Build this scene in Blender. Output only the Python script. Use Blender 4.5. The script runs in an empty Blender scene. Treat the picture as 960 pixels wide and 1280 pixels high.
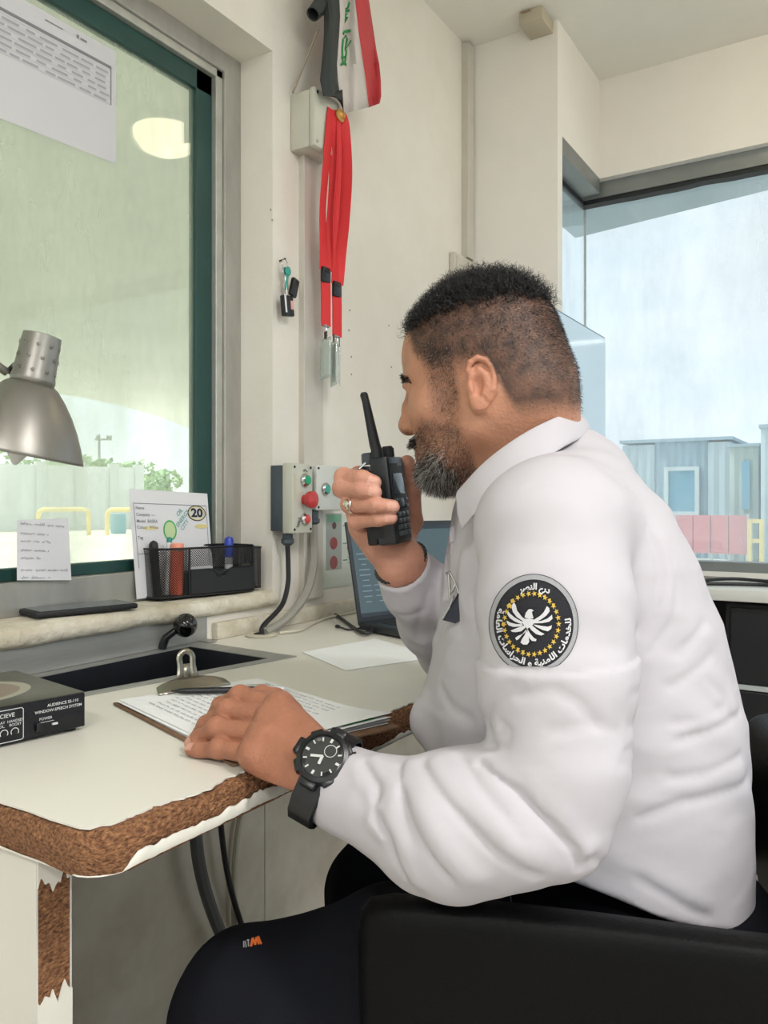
import bpy, bmesh, math, random
import numpy as np
from mathutils import Vector, Matrix, noise as mnoise
SC = bpy.context.scene
COL = SC.collection
# ------------------------------------------------------------------ camera
TH = math.radians(31.9); FPX = 1009.0; HC = 1.01; CX = 1.10
SN, CS = math.sin(TH), math.cos(TH)
cam = bpy.data.cameras.new('camera'); camo = bpy.data.objects.new('camera', cam); COL.objects.link(camo)
camo.location = (CX, 0, HC); camo.rotation_euler = (math.pi/2, 0, TH)
cam.sensor_fit = 'VERTICAL'; cam.sensor_height = 24.0; cam.sensor_width = 18.0
cam.lens = 24.0*FPX/1280; cam.shift_y = -10/1280; cam.clip_start = .02; cam.clip_end = 400
SC.camera = camo
# ------------------------------------------------------------------ colour management, sky
vs = SC.view_settings
vs.view_transform = 'Standard'; vs.look = 'None'; vs.gamma = 1; vs.use_curve_mapping = False; vs.exposure = 0.12
SKY_STRENGTH = 1.55
sl = bpy.data.lights.new('sun', 'SUN'); sl.energy = 4.2; sl.angle = math.radians(14); sl.color = (1, .97, .92)      # hazy sun, high on the window side
slo = bpy.data.objects.new('sun', sl); COL.objects.link(slo); slo.rotation_euler = Vector((-.45, -.15, .88)).to_track_quat('Z', 'Y').to_euler()
w = bpy.data.worlds.new('sky'); SC.world = w; w.use_nodes = True
nt = w.node_tree; nt.nodes.clear()
def nn(t, **k):
    n = nt.nodes.new(t)
    for a, b in k.items(): setattr(n, a, b)
    return n
out = nn('ShaderNodeOutputWorld'); bg = nn('ShaderNodeBackground'); tc = nn('ShaderNodeTexCoord')
mp = nn('ShaderNodeMapping'); mp.inputs['Scale'].default_value = (1, 1, 3.2)
nz = nn('ShaderNodeTexNoise'); nz.inputs['Scale'].default_value = 2.3; nz.inputs['Detail'].default_value = 5; nz.inputs['Roughness'].default_value = .55
cr = nn('ShaderNodeValToRGB')
cr.color_ramp.elements[0].position = .38; cr.color_ramp.elements[0].color = (.80, .89, .95, 1)
cr.color_ramp.elements[1].position = .62; cr.color_ramp.elements[1].color = (.97, .985, 1.0, 1)
nt.links.new(tc.outputs['Generated'], mp.inputs['Vector']); nt.links.new(mp.outputs[0], nz.inputs['Vector'])
nt.links.new(nz.outputs[0], cr.inputs[0]); nt.links.new(cr.outputs[0], bg.inputs[0])
bg.inputs[1].default_value = SKY_STRENGTH; nt.links.new(bg.outputs[0], out.inputs[0])
# ------------------------------------------------------------------ materials
def lin(c):
    return tuple(((v/255)/12.92 if v/255 <= .04045 else ((v/255+.055)/1.055)**2.4) for v in c)
def pm(name, col, rough=.5, metal=0., var=None, bump=None, spec=.5, col2=None, coords='Object', emit=None, alpha=None, trans=0., sss=0., stretch=None, coat=0.):
    """principled material; var=(scale, amount) mottles towards col2, bump=(scale, strength)"""
    m = bpy.data.materials.new(name); m.use_nodes = True; t = m.node_tree; b = t.nodes['Principled BSDF']
    c = lin(col); b.inputs['Base Color'].default_value = (*c, 1); b.inputs['Roughness'].default_value = rough
    b.inputs['Metallic'].default_value = metal; b.inputs['Specular IOR Level'].default_value = spec
    b.inputs['Transmission Weight'].default_value = trans; b.inputs['Coat Weight'].default_value = coat
    if sss: 
        b.inputs['Subsurface Weight'].default_value = sss; b.inputs['Subsurface Radius'].default_value = (.006, .003, .002)
    if emit: b.inputs['Emission Color'].default_value = (*lin(emit[0]), 1); b.inputs['Emission Strength'].default_value = emit[1]
    def coord():
        tcn = t.nodes.new('ShaderNodeTexCoord')
        if not stretch: return tcn.outputs[coords]
        mpn = t.nodes.new('ShaderNodeMapping'); mpn.inputs['Scale'].default_value = stretch
        t.links.new(tcn.outputs[coords], mpn.inputs[0]); return mpn.outputs[0]
    if var:
        n = t.nodes.new('ShaderNodeTexNoise'); n.inputs['Scale'].default_value = var[0]; n.inputs['Detail'].default_value = 6; n.inputs['Roughness'].default_value = .6
        t.links.new(coord(), n.inputs['Vector'])
        r = t.nodes.new('ShaderNodeValToRGB'); r.color_ramp.elements[0].position = .35; r.color_ramp.elements[1].position = .68
        c2 = lin(col2) if col2 else tuple(v*(1-var[1]) for v in c)
        r.color_ramp.elements[0].color = (*c2, 1); r.color_ramp.elements[1].color = (*c, 1)
        t.links.new(n.outputs[0], r.inputs[0]); t.links.new(r.outputs[0], b.inputs['Base Color'])
    if bump:
        n = t.nodes.new('ShaderNodeTexNoise'); n.inputs['Scale'].default_value = bump[0]; n.inputs['Detail'].default_value = 4
        t.links.new(coord(), n.inputs['Vector'])
        bp = t.nodes.new('ShaderNodeBump'); bp.inputs['Strength'].default_value = bump[1]; bp.inputs['Distance'].default_value = .01
        t.links.new(n.outputs[0], bp.inputs['Height']); t.links.new(bp.outputs[0], b.inputs['Normal'])
    return m
def glass_mat(name, tint, refl=.9, dust_haze=.06, haze_col=(225, 232, 225), dscale=6., ior=1.5):
    """thin window pane: tinted see-through, mirror reflection by Fresnel, a dirty film thickened into bright haze"""
    m = bpy.data.materials.new(name); m.use_nodes = True; t = m.node_tree; t.nodes.clear()
    N = t.nodes.new; L = t.links.new
    o = N('ShaderNodeOutputMaterial'); tr = N('ShaderNodeBsdfTransparent'); tr.inputs[0].default_value = (*tint, 1)
    gl = N('ShaderNodeBsdfGlossy'); gl.inputs['Roughness'].default_value = .01; gl.inputs['Color'].default_value = (.9, .95, .95, 1)
    fr = N('ShaderNodeFresnel'); ge = N('ShaderNodeNewGeometry'); mr = N('ShaderNodeMapRange')   # same reflectance on both faces of the thin pane
    mr.inputs[3].default_value = ior; mr.inputs[4].default_value = 1/ior; L(ge.outputs['Backfacing'], mr.inputs[0]); L(mr.outputs[0], fr.inputs[0])
    mx = N('ShaderNodeMixShader'); L(fr.outputs[0], mx.inputs[0]); L(tr.outputs[0], mx.inputs[1]); L(gl.outputs[0], mx.inputs[2])
    df = N('ShaderNodeBsdfTranslucent'); df.inputs[0].default_value = (*lin(haze_col), 1)
    d2 = N('ShaderNodeBsdfDiffuse'); d2.inputs[0].default_value = (*lin(haze_col), 1)
    dd = N('ShaderNodeMixShader'); dd.inputs[0].default_value = .5; L(df.outputs[0], dd.inputs[1]); L(d2.outputs[0], dd.inputs[2])
    tcn = N('ShaderNodeTexCoord'); mpn = N('ShaderNodeMapping'); mpn.inputs['Scale'].default_value = (1, 1, .35)
    nz = N('ShaderNodeTexNoise'); nz.inputs['Scale'].default_value = dscale; nz.inputs['Detail'].default_value = 4; nz.inputs['Roughness'].default_value = .6
    L(tcn.outputs['Object'], mpn.inputs[0]); L(mpn.outputs[0], nz.inputs['Vector'])
    rg = N('ShaderNodeMapRange'); rg.inputs[1].default_value = .35; rg.inputs[2].default_value = .75; rg.inputs[3].default_value = dust_haze*.4; rg.inputs[4].default_value = dust_haze*1.8
    L(nz.outputs[0], rg.inputs[0])
    m2 = N('ShaderNodeMixShader'); L(rg.outputs[0], m2.inputs[0]); L(mx.outputs[0], m2.inputs[1]); L(dd.outputs[0], m2.inputs[2])
    L(m2.outputs[0], o.inputs[0]); return m
# ------------------------------------------------------------------ mesh helpers
def root_loc(o):
    while o.parent: o = o.parent
    return Vector(o.location)
def link(name, me, parent=None):
    o = bpy.data.objects.new(name, me); COL.objects.link(o)
    if parent: o.parent = parent
    return o
class MB:
    """collects shapes given in world metres, then links them as ONE mesh object"""
    def __init__(s): s.bm = bmesh.new(); s.mi = 0
    def _tag(s, faces):
        for f in faces: f.material_index = s.mi
    def box(s, c, d, R=None, bev=0, seg=2):
        t = bmesh.new(); bmesh.ops.create_cube(t, size=1); bmesh.ops.scale(t, vec=d, verts=t.verts)
        if bev: bmesh.ops.bevel(t, geom=t.edges[:], offset=bev, segments=seg, profile=.5, affect='EDGES')
        M = Matrix.Translation(c) @ (R.to_4x4() if R else Matrix())
        s._merge(t, M); return s
    def b(s, x0, x1, y0, y1, z0, z1, bev=0):
        return s.box(((x0+x1)/2, (y0+y1)/2, (z0+z1)/2), (x1-x0, y1-y0, z1-z0), bev=bev)
    def _merge(s, t, M):
        vm = {}
        for v in t.verts: vm[v] = s.bm.verts.new(M @ v.co)
        for f in t.faces:
            try: s.bm.faces.new([vm[v] for v in f.verts]).material_index = s.mi
            except ValueError: pass
        t.free()
    def cyl(s, p0, p1, r0, r1=None, n=16, caps=True):
        r1 = r0 if r1 is None else r1
        return s.tube([p0, p1], [r0, r1], n, caps)
    def tube(s, pts, r, n=8, caps=True, flat=None):
        pts = [Vector(p) for p in pts]; k = len(pts); rs = r if isinstance(r, (list, tuple)) else [r]*k
        T = [(pts[min(i+1, k-1)]-pts[max(i-1, 0)]).normalized() for i in range(k)]
        u = T[0].orthogonal().normalized() if flat is None else (Vector(flat)-T[0]*T[0].dot(Vector(flat))).normalized()
        rings = []
        for i in range(k):
            u = (u-T[i]*u.dot(T[i])).normalized(); v = T[i].cross(u)
            rings.append([s.bm.verts.new(pts[i]+(u*math.cos(a)+v*math.sin(a))*rs[i]) for a in [2*math.pi*j/n for j in range(n)]])
        for a, b in zip(rings, rings[1:]):
            for j in range(n): s.bm.faces.new((a[j], a[(j+1) % n], b[(j+1) % n], b[j])).material_index = s.mi
        if caps:
            s.bm.faces.new(rings[0][::-1]).material_index = s.mi; s.bm.faces.new(rings[-1]).material_index = s.mi
        return s
    def lathe(s, prof, o, axis=(0, 0, 1), n=24, cap0=False, cap1=False):
        q = Vector((0, 0, 1)).rotation_difference(Vector(axis).normalized()); o = Vector(o); rings = []
        for r, h in prof:
            rings.append([s.bm.verts.new(o+q @ Vector((r*math.cos(a), r*math.sin(a), h))) for a in [2*math.pi*j/n for j in range(n)]])
        for a, b in zip(rings, rings[1:]):
            for j in range(n): s.bm.faces.new((a[j], a[(j+1) % n], b[(j+1) % n], b[j])).material_index = s.mi
        if cap0: s.bm.faces.new(rings[0][::-1]).material_index = s.mi
        if cap1: s.bm.faces.new(rings[-1]).material_index = s.mi
        return s
    def ball(s, c, r, n=16, sc=(1, 1, 1), R=None):
        t = bmesh.new(); bmesh.ops.create_uvsphere(t, u_segments=n, v_segments=max(6, n//2), radius=1)
        bmesh.ops.scale(t, vec=[r*k for k in sc], verts=t.verts); s._merge(t, Matrix.Translation(c) @ (R.to_4x4() if R else Matrix())); return s
    def prism(s, poly, n, th):
        """flat polygon (3-D points) given thickness th along n"""
        n = Vector(n).normalized()*th; a = [s.bm.verts.new(Vector(p)) for p in poly]; b = [s.bm.verts.new(Vector(p)+n) for p in poly]
        k = len(a)
        fs = [s.bm.faces.new(a[::-1]), s.bm.faces.new(b)]+[s.bm.faces.new((a[i], a[(i+1) % k], b[(i+1) % k], b[i])) for i in range(k)]
        s._tag(fs); return s
    def strip(s, A, B):
        """sheet between two polylines"""
        a = [s.bm.verts.new(Vector(p)) for p in A]; b = [s.bm.verts.new(Vector(p)) for p in B]
        for i in range(len(a)-1): s.bm.faces.new((a[i], a[i+1], b[i+1], b[i])).material_index = s.mi
        return s
    def rows(s, R, closed=False):
        rr = [[s.bm.verts.new(Vector(p)) for p in r] for r in R]
        for a, b in zip(rr, rr[1:]):
            k = len(a)
            for i in range(k if closed else k-1): s.bm.faces.new((a[i], a[(i+1) % k], b[(i+1) % k], b[i])).material_index = s.mi
        return rr
    def ribbon(s, pts, wdir, width, th=.0012):
        pts = [Vector(p) for p in pts]; k = len(pts); R = []
        for i, p in enumerate(pts):
            t = (pts[min(i+1, k-1)]-pts[max(i-1, 0)]).normalized(); wd = Vector(wdir[i] if isinstance(wdir, list) else wdir)
            wd = (wd-t*wd.dot(t)).normalized()*width/2; nn_ = t.cross(wd).normalized()*th/2
            R.append([p-wd-nn_, p+wd-nn_, p+wd+nn_, p-wd+nn_])
        rr = s.rows(R, closed=True); s.bm.faces.new(rr[0][::-1]); s.bm.faces.new(rr[-1]); return s
    def add(s, me, M=Matrix()):
        t = bmesh.new(); t.from_mesh(me); s._merge(t, M); return s
    def build(s, name, mats, parent=None, smooth=.6, solid=0, label=None, norm=True):
        bm = s.bm
        if norm: bmesh.ops.recalc_face_normals(bm, faces=bm.faces)
        if smooth:
            for f in bm.faces: f.smooth = True
            for e in bm.edges:
                if len(e.link_faces) == 2 and e.calc_face_angle(0) > smooth: e.smooth = False
        me = bpy.data.meshes.new(name)
        if parent: bmesh.ops.translate(bm, vec=-root_loc(parent), verts=bm.verts)
        bm.to_mesh(me); bm.free()
        for m in (mats if isinstance(mats, (list, tuple)) else [mats]): me.materials.append(m)
        o = link(name, me, parent)
        if solid:
            md = o.modifiers.new('thick', 'SOLIDIFY'); md.thickness = solid; md.offset = 0
        if label: o['label'] = label
        return o
def thing(name, loc, label, cat, group=None):
    o = bpy.data.objects.new(name, None); COL.objects.link(o); o.location = loc; o.empty_display_size = .05
    return tag(o, label, cat, group)
def tag(o, label, cat, group=None):
    o['label'] = label; o['category'] = cat
    if group: o['group'] = group
    return o
def struct(o, label=None, cat=None):
    o['kind'] = 'structure'
    if label: o['label'] = label; o['category'] = cat
    return o
def text_mesh(s, size, bold=0., align='CENTER'):
    cu = bpy.data.curves.new('lettering', 'FONT'); cu.body = s; cu.size = size; cu.align_x = align; cu.align_y = 'CENTER'; cu.offset = bold*size*3; cu.resolution_u = 3
    o = bpy.data.objects.new('lettering', cu); COL.objects.link(o)
    dg = bpy.context.evaluated_depsgraph_get(); me = bpy.data.meshes.new_from_object(o.evaluated_get(dg))
    bpy.data.objects.remove(o); bpy.data.curves.remove(cu); return me
def frame_matrix(o, u, v):
    u = Vector(u).normalized(); n = u.cross(Vector(v)).normalized(); v = n.cross(u)
    M = Matrix((u, v, n)).transposed().to_4x4(); M.translation = Vector(o); return M
def scribble(mb, o, u, v, length, h, rnd, th=.0006, dens=260):
    """a line of joined-up handwriting: a thin wavy ribbon lying on the paper"""
    u = Vector(u).normalized(); v = Vector(v).normalized(); o = Vector(o); x = 0
    while x < length:
        wl = min(rnd.uniform(.4, 1.)*h*7, length-x); k = max(5, int(wl/h*4)); pts = []
        for i in range(k):
            pts.append(o+u*(x+wl*i/(k-1))+v*(h*.5*(1 if i % 2 else -1)*rnd.uniform(.2, 1)+(h*.5 if rnd.random() < .12 else 0)))
        n = u.cross(v)*.0003
        A = [p-v*th*.5+n for p in pts]; B = [p+v*th*.5+n for p in pts]
        A2 = [p-u*th*.35 for p in A]; B2 = [p+u*th*.35 for p in B]
        mb.strip(A2, B2); x += wl+h*rnd.uniform(.7, 1.4)
def W(X, D, Z): return Vector((CX-SN*D+CS*X, CS*D+SN*X, Z))      # metres right of / ahead of / above the lens axis -> world
def at(px, py, D): return W((px-480)/FPX*D, D, HC-(py-630)/FPX*D)
def onx(px, py, x0): return at(px, py, (CX-x0)/(SN-CS*(px-480)/FPX))
def onz(px, py, z0): return at(px, py, (HC-z0)*FPX/(py-630))
# ------------------------------------------------------------------ lamps: two added fill fittings, then the room's dome light
M_lampglass = pm('lamp_diffuser', (255, 246, 225), .4, emit=((255, 236, 200), 9.0))
M_fill = pm('fill_diffuser', (250, 250, 250), .4, emit=((255, 250, 244), 3.0))
M_white_metal = pm('white_metal', (225, 225, 222), .4)
def area(name, loc, sx, sy, power, col=(1, 1, 1), rot=(0, 0, 0), parent=None, spread=None):
    l = bpy.data.lights.new(name, 'AREA'); l.shape = 'RECTANGLE'; l.size = sx; l.size_y = sy; l.energy = power; l.color = col
    o = bpy.data.objects.new(name, l); COL.objects.link(o); o.rotation_euler = rot
    if parent: o.parent = parent; o.location = Vector(loc)-Vector(parent.location)
    else: o.location = loc
    return o
def fill_fitting(x, y, label, power):  # added fittings out of view, placed to fill the booth with light
    t = thing('added_fill_fitting', (x, y, 2.42), label, 'ceiling light', None)
    MB().b(x-.62, x+.62, y-.11, y+.11, 2.385, 2.42, bev=.006).build('housing', M_white_metal, t)
    MB().b(x-.6, x+.6, y-.09, y+.09, 2.373, 2.385, bev=.004).build('diffuser', M_fill, t)
    area('fill_light', (x, y, 2.37), 1.18, .18, power, (1, .98, .965), parent=t)
fill_fitting(1.5, -1.2, 'long white fill fitting, added out of view, on the ceiling near the back of the booth', 30)
fill_fitting(2.2, .35, 'long white fill fitting, added out of view, on the ceiling to the right of the swivel chair', 34)
t = thing('ceiling_light', (.943, 2.12, 2.42), 'round warm dome light on the ceiling near the end window', 'ceiling light')
MB().lathe([(.0, 0), (.125, 0), (.13, -.02), (.12, -.03)], (.943, 2.12, 2.42), n=32).build('base_plate', M_white_metal, t)
MB().lathe([(.12, -.025), (.118, -.05), (.095, -.085), (.05, -.105), (.0, -.11)], (.943, 2.12, 2.42), n=32).build('diffuser', M_lampglass, t)
# ------------------------------------------------------------------ surfaces
M_wall = pm('painted_plaster', (235, 231, 222), .75, var=(2.2, .10), bump=(55, .10), col2=(223, 217, 206))
M_wall_end = pm('painted_plaster_far', (236, 232, 226), .75, var=(3, .06), bump=(60, .06))
M_ceil = pm('ceiling_paint', (234, 231, 223), .8, var=(5, .05))
M_floor = pm('floor_vinyl', (198, 193, 184), .55, var=(9, .2))
M_sill = pm('sill_plaster', (226, 221, 206), .8, var=(14, .2), bump=(60, .55), col2=(196, 186, 164))
M_alu = pm('aluminium_frame', (186, 184, 177), .42, .55, var=(18, .22), stretch=(1, 1, .3))
M_alu2 = pm('aluminium_light', (196, 196, 188), .38, .5, var=(25, .15))
M_gasket = pm('green_gasket', (28, 70, 66), .45, var=(9, .25))
M_dark = pm('dark_rubber', (22, 26, 30), .55)
M_trunk = pm('pvc_trunking', (205, 200, 190), .5, var=(12, .08))
M_glass1 = glass_mat('window_glass_green', (.95, .98, .94), dust_haze=.25, haze_col=(228, 236, 216))  # dirt film set heavy so it also veils and brightens the view
M_glass2 = glass_mat('window_glass_blue', (.815, .85, .87), dust_haze=.19, haze_col=(218, 232, 240), dscale=4)
M_outer = pm('outside_render', (205, 203, 196), .85)
# ------------------------------------------------------------------ shell
s = struct(MB().b(-.15, 3.05, -2.35, 2.75, -.1, 0).build('floor', M_floor))
s = struct(MB().b(-.15, 3.05, -2.35, 2.75, 2.42, 2.60).build('ceiling', M_ceil))
wl = MB()
wl.b(-.15, 0, -2.35, 2.26, 0, .795); wl.b(-.15, 0, -2.35, 2.26, 1.966, 2.42)
wl.b(-.15, 0, 1.322, 2.26, .795, 1.966); wl.b(-.15, 0, -2.35, -.9, .795, 1.966)
wall_left = struct(wl.build('wall_left', M_wall, smooth=0))
wj = MB(); wj.b(-.15, .288, 2.26, 2.30, 0, 2.42)
struct(wj.build('wall_back', M_wall_end, smooth=0))
wr = MB(); wr.b(.2, .288, 2.30, 2.665, 2.095, 2.42); wr.b(.2, .288, 2.30, 2.665, 0, .80)
struct(wr.build('wall_side', M_wall_end, smooth=0))
we = MB(); we.b(.2, 3.05, 2.665, 2.75, 2.095, 2.42); we.b(.2, 3.05, 2.665, 2.75, 0, .80); we.b(2.8, 3.05, 2.665, 2.75, .8, 2.095)
struct(we.build('wall_front', M_wall_end, smooth=0))
wg = MB(); wg.b(2.9, 3.05, -2.35, 2.665, 0, .75); wg.b(2.9, 3.05, -2.35, 2.665, 2.2, 2.42); wg.b(2.9, 3.05, -2.35, -2.1, .75, 2.2); wg.b(2.9, 3.05, 2.5, 2.665, .75, 2.2)
struct(wg.build('wall_right', M_wall_end, smooth=0))
wn = MB(); wn.b(-.15, 2.9, -2.35, -2.2, 2.15, 2.42); wn.b(-.15, .3, -2.35, -2.2, 0, 2.15); wn.b(2.5, 2.9, -2.35, -2.2, 0, 2.15); wn.b(.3, 2.5, -2.35, -2.2, 0, .85)
struct(wn.build('wall_near', M_wall_end, smooth=0))
# uneven plaster nosing of the window sill
mb = MB(); rnd = random.Random(4); R = []
for i in range(121):
    y = -.9+i*(2.222/120); d = mnoise.noise(Vector((y*9, 0, 1)))*.003+mnoise.noise(Vector((y*40, 3, 1)))*.0014; e = mnoise.noise(Vector((y*14, 7, 1)))*.004
    R.append([(-.149, y, .79), (-.149, y, .827), (-.10, y, .828), (-.03, y, .829+d), (.006, y, .828+d), (.015+d, y, .822+d), (.018+d, y, .812), (.016+d, y, .803+e), (.008, y, .797+e), (-.005, y, .795)])
mb.rows(R)
struct(mb.build('trim_1', M_sill, smooth=.9))
mb = MB(); mb.b(.0, .016, 1.14, 2.26, .75, .782, bev=.003); struct(mb.build('trim_2', M_sill))
# window 1: aluminium frame, green gasket, dirty pane
fr = MB(); y1, z0, z1 = 1.322, .828, 1.966
fr.b(-.149, -.088, 1.272, y1, z0, z1, .002); fr.b(-.149, -.088, -.9, -.85, z0, z1, .002); fr.b(-.149, -.088, -.85, 1.272, 1.925, z1, .002); fr.b(-.149, -.088, -.85, 1.272, z0, .884, .002)
w1 = struct(fr.build('window_1', M_alu, smooth=0))
fr = MB(); fr.b(-.14, -.094, 1.252, 1.272, .884, 1.925, .002); fr.b(-.14, -.094, -.85, 1.272, 1.908, 1.925, .002); fr.build('bead', M_alu2, w1, 0)
fr = MB(); fr.b(-.128, -.106, 1.206, 1.252, .884, 1.908, .002); fr.b(-.128, -.106, -.85, 1.252, 1.866, 1.908, .002); fr.b(-.128, -.106, -.85, 1.252, .884, .905, .002); fr.build('gasket', M_gasket, w1, 0)
pn = MB(); pn.b(-.120, -.115, -.85, 1.252, .884, 1.908); pn.build('pane', M_glass1, w1, 0)
# windows 2 and 3 meet in a glazed corner
M_alu3 = pm('aluminium_far', (142, 146, 146), .4, .5, var=(8, .15))
w2 = struct(MB().b(.2, .288, 2.30, 2.665, 2.045, 2.095).b(.2, .288, 2.30, 2.665, .80, .83).build('window_2', M_alu3, smooth=0))
MB().b(.205, .223, 2.30, 2.735, 2.030, 2.045).build('gasket', M_dark, w2, 0)
MB().b(.212, .217, 2.30, 2.7405, .815, 2.036).build('pane', M_glass2, w2, 0)
w3 = struct(MB().b(.2, 2.8, 2.695, 2.75, 2.043, 2.095).b(.2, 2.8, 2.68, 2.75, .80, .83).b(2.76, 2.8, 2.68, 2.75, .83, 2.043).build('window_3', M_alu3, smooth=0))
g = MB(); R = []
for i in range(60):
    x = .21+i*.044; d = mnoise.noise(Vector((x*9, 1, 5)))*.006; R.append([(x, 2.70, 2.045), (x, 2.70, 2.028+d), (x, 2.735, 2.026+d), (x, 2.735, 2.045)])
g.rows(R, closed=True); g.build('gasket', M_dark, w3, 0)
MB().b(.2175, 2.78, 2.7355, 2.7405, .815, 2.036).build('pane', M_glass2, w3, 0)
MB().b(.2115, .2185, 2.7345, 2.7415, .83, 2.036).build('corner_bead', M_alu2, w3, 0)
M_glass4 = glass_mat('window_glass_clear', (.95, .97, .97), dust_haze=.03)
w4 = struct(MB().b(2.93, 2.99, -2.1, -2.04, .75, 2.2).b(2.93, 2.99, 2.44, 2.5, .75, 2.2).b(2.93, 2.99, .3, .36, .75, 2.2).b(2.93, 2.99, -2.04, 2.44, .75, .81).b(2.93, 2.99, -2.04, 2.44, 2.14, 2.2).build('window_4', M_alu3, smooth=0))
MB().b(2.958, 2.963, -2.04, 2.46, .78, 2.17).build('pane', M_glass4, w4, 0)
w5 = struct(MB().b(.3, .36, -2.31, -2.25, .85, 2.15).b(2.44, 2.5, -2.31, -2.25, .85, 2.15).b(.36, 2.44, -2.31, -2.25, .85, .91).b(.36, 2.44, -2.31, -2.25, 2.09, 2.15).build('window_5', M_alu3, smooth=0))
MB().b(.33, 2.47, -2.283, -2.278, .88, 2.12).build('pane', M_glass4, w5, 0)
# ------------------------------------------------------------------ outside
GZ = -.2
M_ground = pm('pale_concrete', (216, 213, 202), .9, var=(.35, .14), bump=(3, .2))
M_canopy = pm('canopy_underside', (240, 242, 236), .85, var=(.5, .05), col2=(228, 231, 222))
struct(MB().b(-90, 70, -60, 90, GZ-.2, GZ).build('ground', M_ground, smooth=0))
pts = [onz(px, py, 2.62) for px, py in ((-420, 488), (-200, 483), (-60, 483), (20, 486), (60, 490), (100, 496.5), (150, 507), (200, 521), (243, 538))]
poly = [(p.x, p.y, 2.62) for p in pts]+[(-.7, 4.6, 2.62), (-.45, 4.28, 2.62), (3.1, 3.57, 2.62), (3.1, -2.5, 2.62), (-.3, -2.5, 2.62), (-.3, -6, 2.62), (-14, -6, 2.62)]
cn = MB(); cn.prism(poly, (0, 0, 1), .32)
o = struct(cn.build('roof', M_canopy, smooth=0)); o['label'] = 'flat pale canopy roof over the booth and forecourt'
# eave board under the canopy along the end window
M_eave = pm('eave_soffit', (178, 198, 208), .8, var=(2, .06))
struct(MB().prism([(-.30, 2.75, 2.42), (-.30, 4.17, 2.42), (3.05, 3.54, 2.42), (3.05, 2.75, 2.42)], (0, 0, 1), .18).build('trim_3', M_eave, smooth=0))
# boundary wall: posts and panels
M_panel = pm('precast_panel', (222, 226, 226), .85, var=(.6, .06)); M_post = pm('precast_post', (205, 210, 208), .85)
A = onz(-140, 667, GZ); B = onz(172, 660.5, GZ); d = (B-A); L = d.length; u = d.normalized(); nrm = Vector((u.y, -u.x, 0))
bw = thing('boundary_wall', (A.x, A.y, GZ), 'long pale concrete panel wall across the forecourt', 'wall')
bounds = [0, .30, .56, .725, .88, 1.0]
for i, (a, b_) in enumerate(zip(bounds, bounds[1:])):
    m = MB(); p0 = A+u*(L*a+.2); p1 = A+u*(L*b_-.2); m.prism([p0, p1, p1+Vector((0, 0, 3.0)), p0+Vector((0, 0, 3.0))], nrm, .12); m.build('panel', M_panel, bw, 0)
for a in bounds:
    m = MB(); p = A+u*(L*a)-nrm*.1; q = Vector((0, 0, 3.15)); m.prism([p-u*.22, p+u*.22, p+u*.22+q, p-u*.22+q], nrm, .36); m.build('post', M_post, bw, 0)
m = MB(); p0 = A+u*(L*.735)-nrm*.16; p1 = A+u*(L*.865)-nrm*.16; q = Vector((0, 0, 1.7)); m.prism([p0, p1, p1+q, p0+q], nrm, .1); m.build('gate', pm('grey_gate', (186, 200, 200), .7), bw, 0)
# yellow hoop barriers
M_yel = pm('yellow_barrier', (233, 214, 150), .6)
HB = 669
for (pa, pb, lab) in ((48, 111, 'pale yellow tubular hoop barrier left in the forecourt, before the boundary wall'), (134, 181, 'pale yellow tubular hoop barrier beside the blue barrel')):
    a = onz(pa, HB, GZ); b_ = onz(pb, HB, GZ); k = (b_-a).normalized(); h = 1.0; pts = [a, a+Vector((0, 0, h-.25))]
    for j in range(1, 6): an = j*math.pi/12; pts.append(a+k*(.25*(1-math.cos(an)))+Vector((0, 0, h-.25+.25*math.sin(an))))
    for j in range(0, 6): an = j*math.pi/12; pts.append(b_-k*(.25*(1-math.sin(an)))+Vector((0, 0, h-.25+.25*math.cos(an))))
    pts += [b_]
    tag(MB().tube(pts, .09, 10).build('hoop_barrier', M_yel), lab, 'barrier')
p = onz(148, 667, GZ)
br = thing('barrel', p, 'blue plastic barrel standing under a yellow hoop barrier', 'barrel')
MB().lathe([(0, 0), (.28, 0), (.3, .05), (.31, .25), (.3, .45), (.31, .6), (.28, .8)], p, n=20).build('drum', pm('pale_blue', (128, 172, 188), .6), br)  # drum pale blue, lid one tone lighter
MB().lathe([(.28, .8), (.29, .81), (.27, .82), (0, .82)], p, n=20).build('lid', pm('pale_blue_lid', (150, 190, 200), .6), br)
# utility pole
p = at(124, 630, 58); p.z = GZ
po = thing('utility_pole', p, 'thin grey utility pole with a crossarm behind the trees', 'pole')
M_pole = pm('pole_grey', (150, 156, 152), .8)
pz = 6.2
MB().cyl(p, p+Vector((0, 0, pz)), .13, .08, 8).build('pole', M_pole, po)
MB().box(p+Vector((.2, .2, pz-.35)), (1.2, .12, .12), Matrix.Rotation(.5, 3, 'Z')).build('crossarm', M_pole, po)
for k in (-.7, .5, .85): MB().lathe([(0, 0), (.09, 0), (.11, .1), (.06, .22), (0, .24)], p+Vector((.2+k*.55, .2+k*.3, pz-.28)), n=8).build('insulator', M_pole, po)
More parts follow.
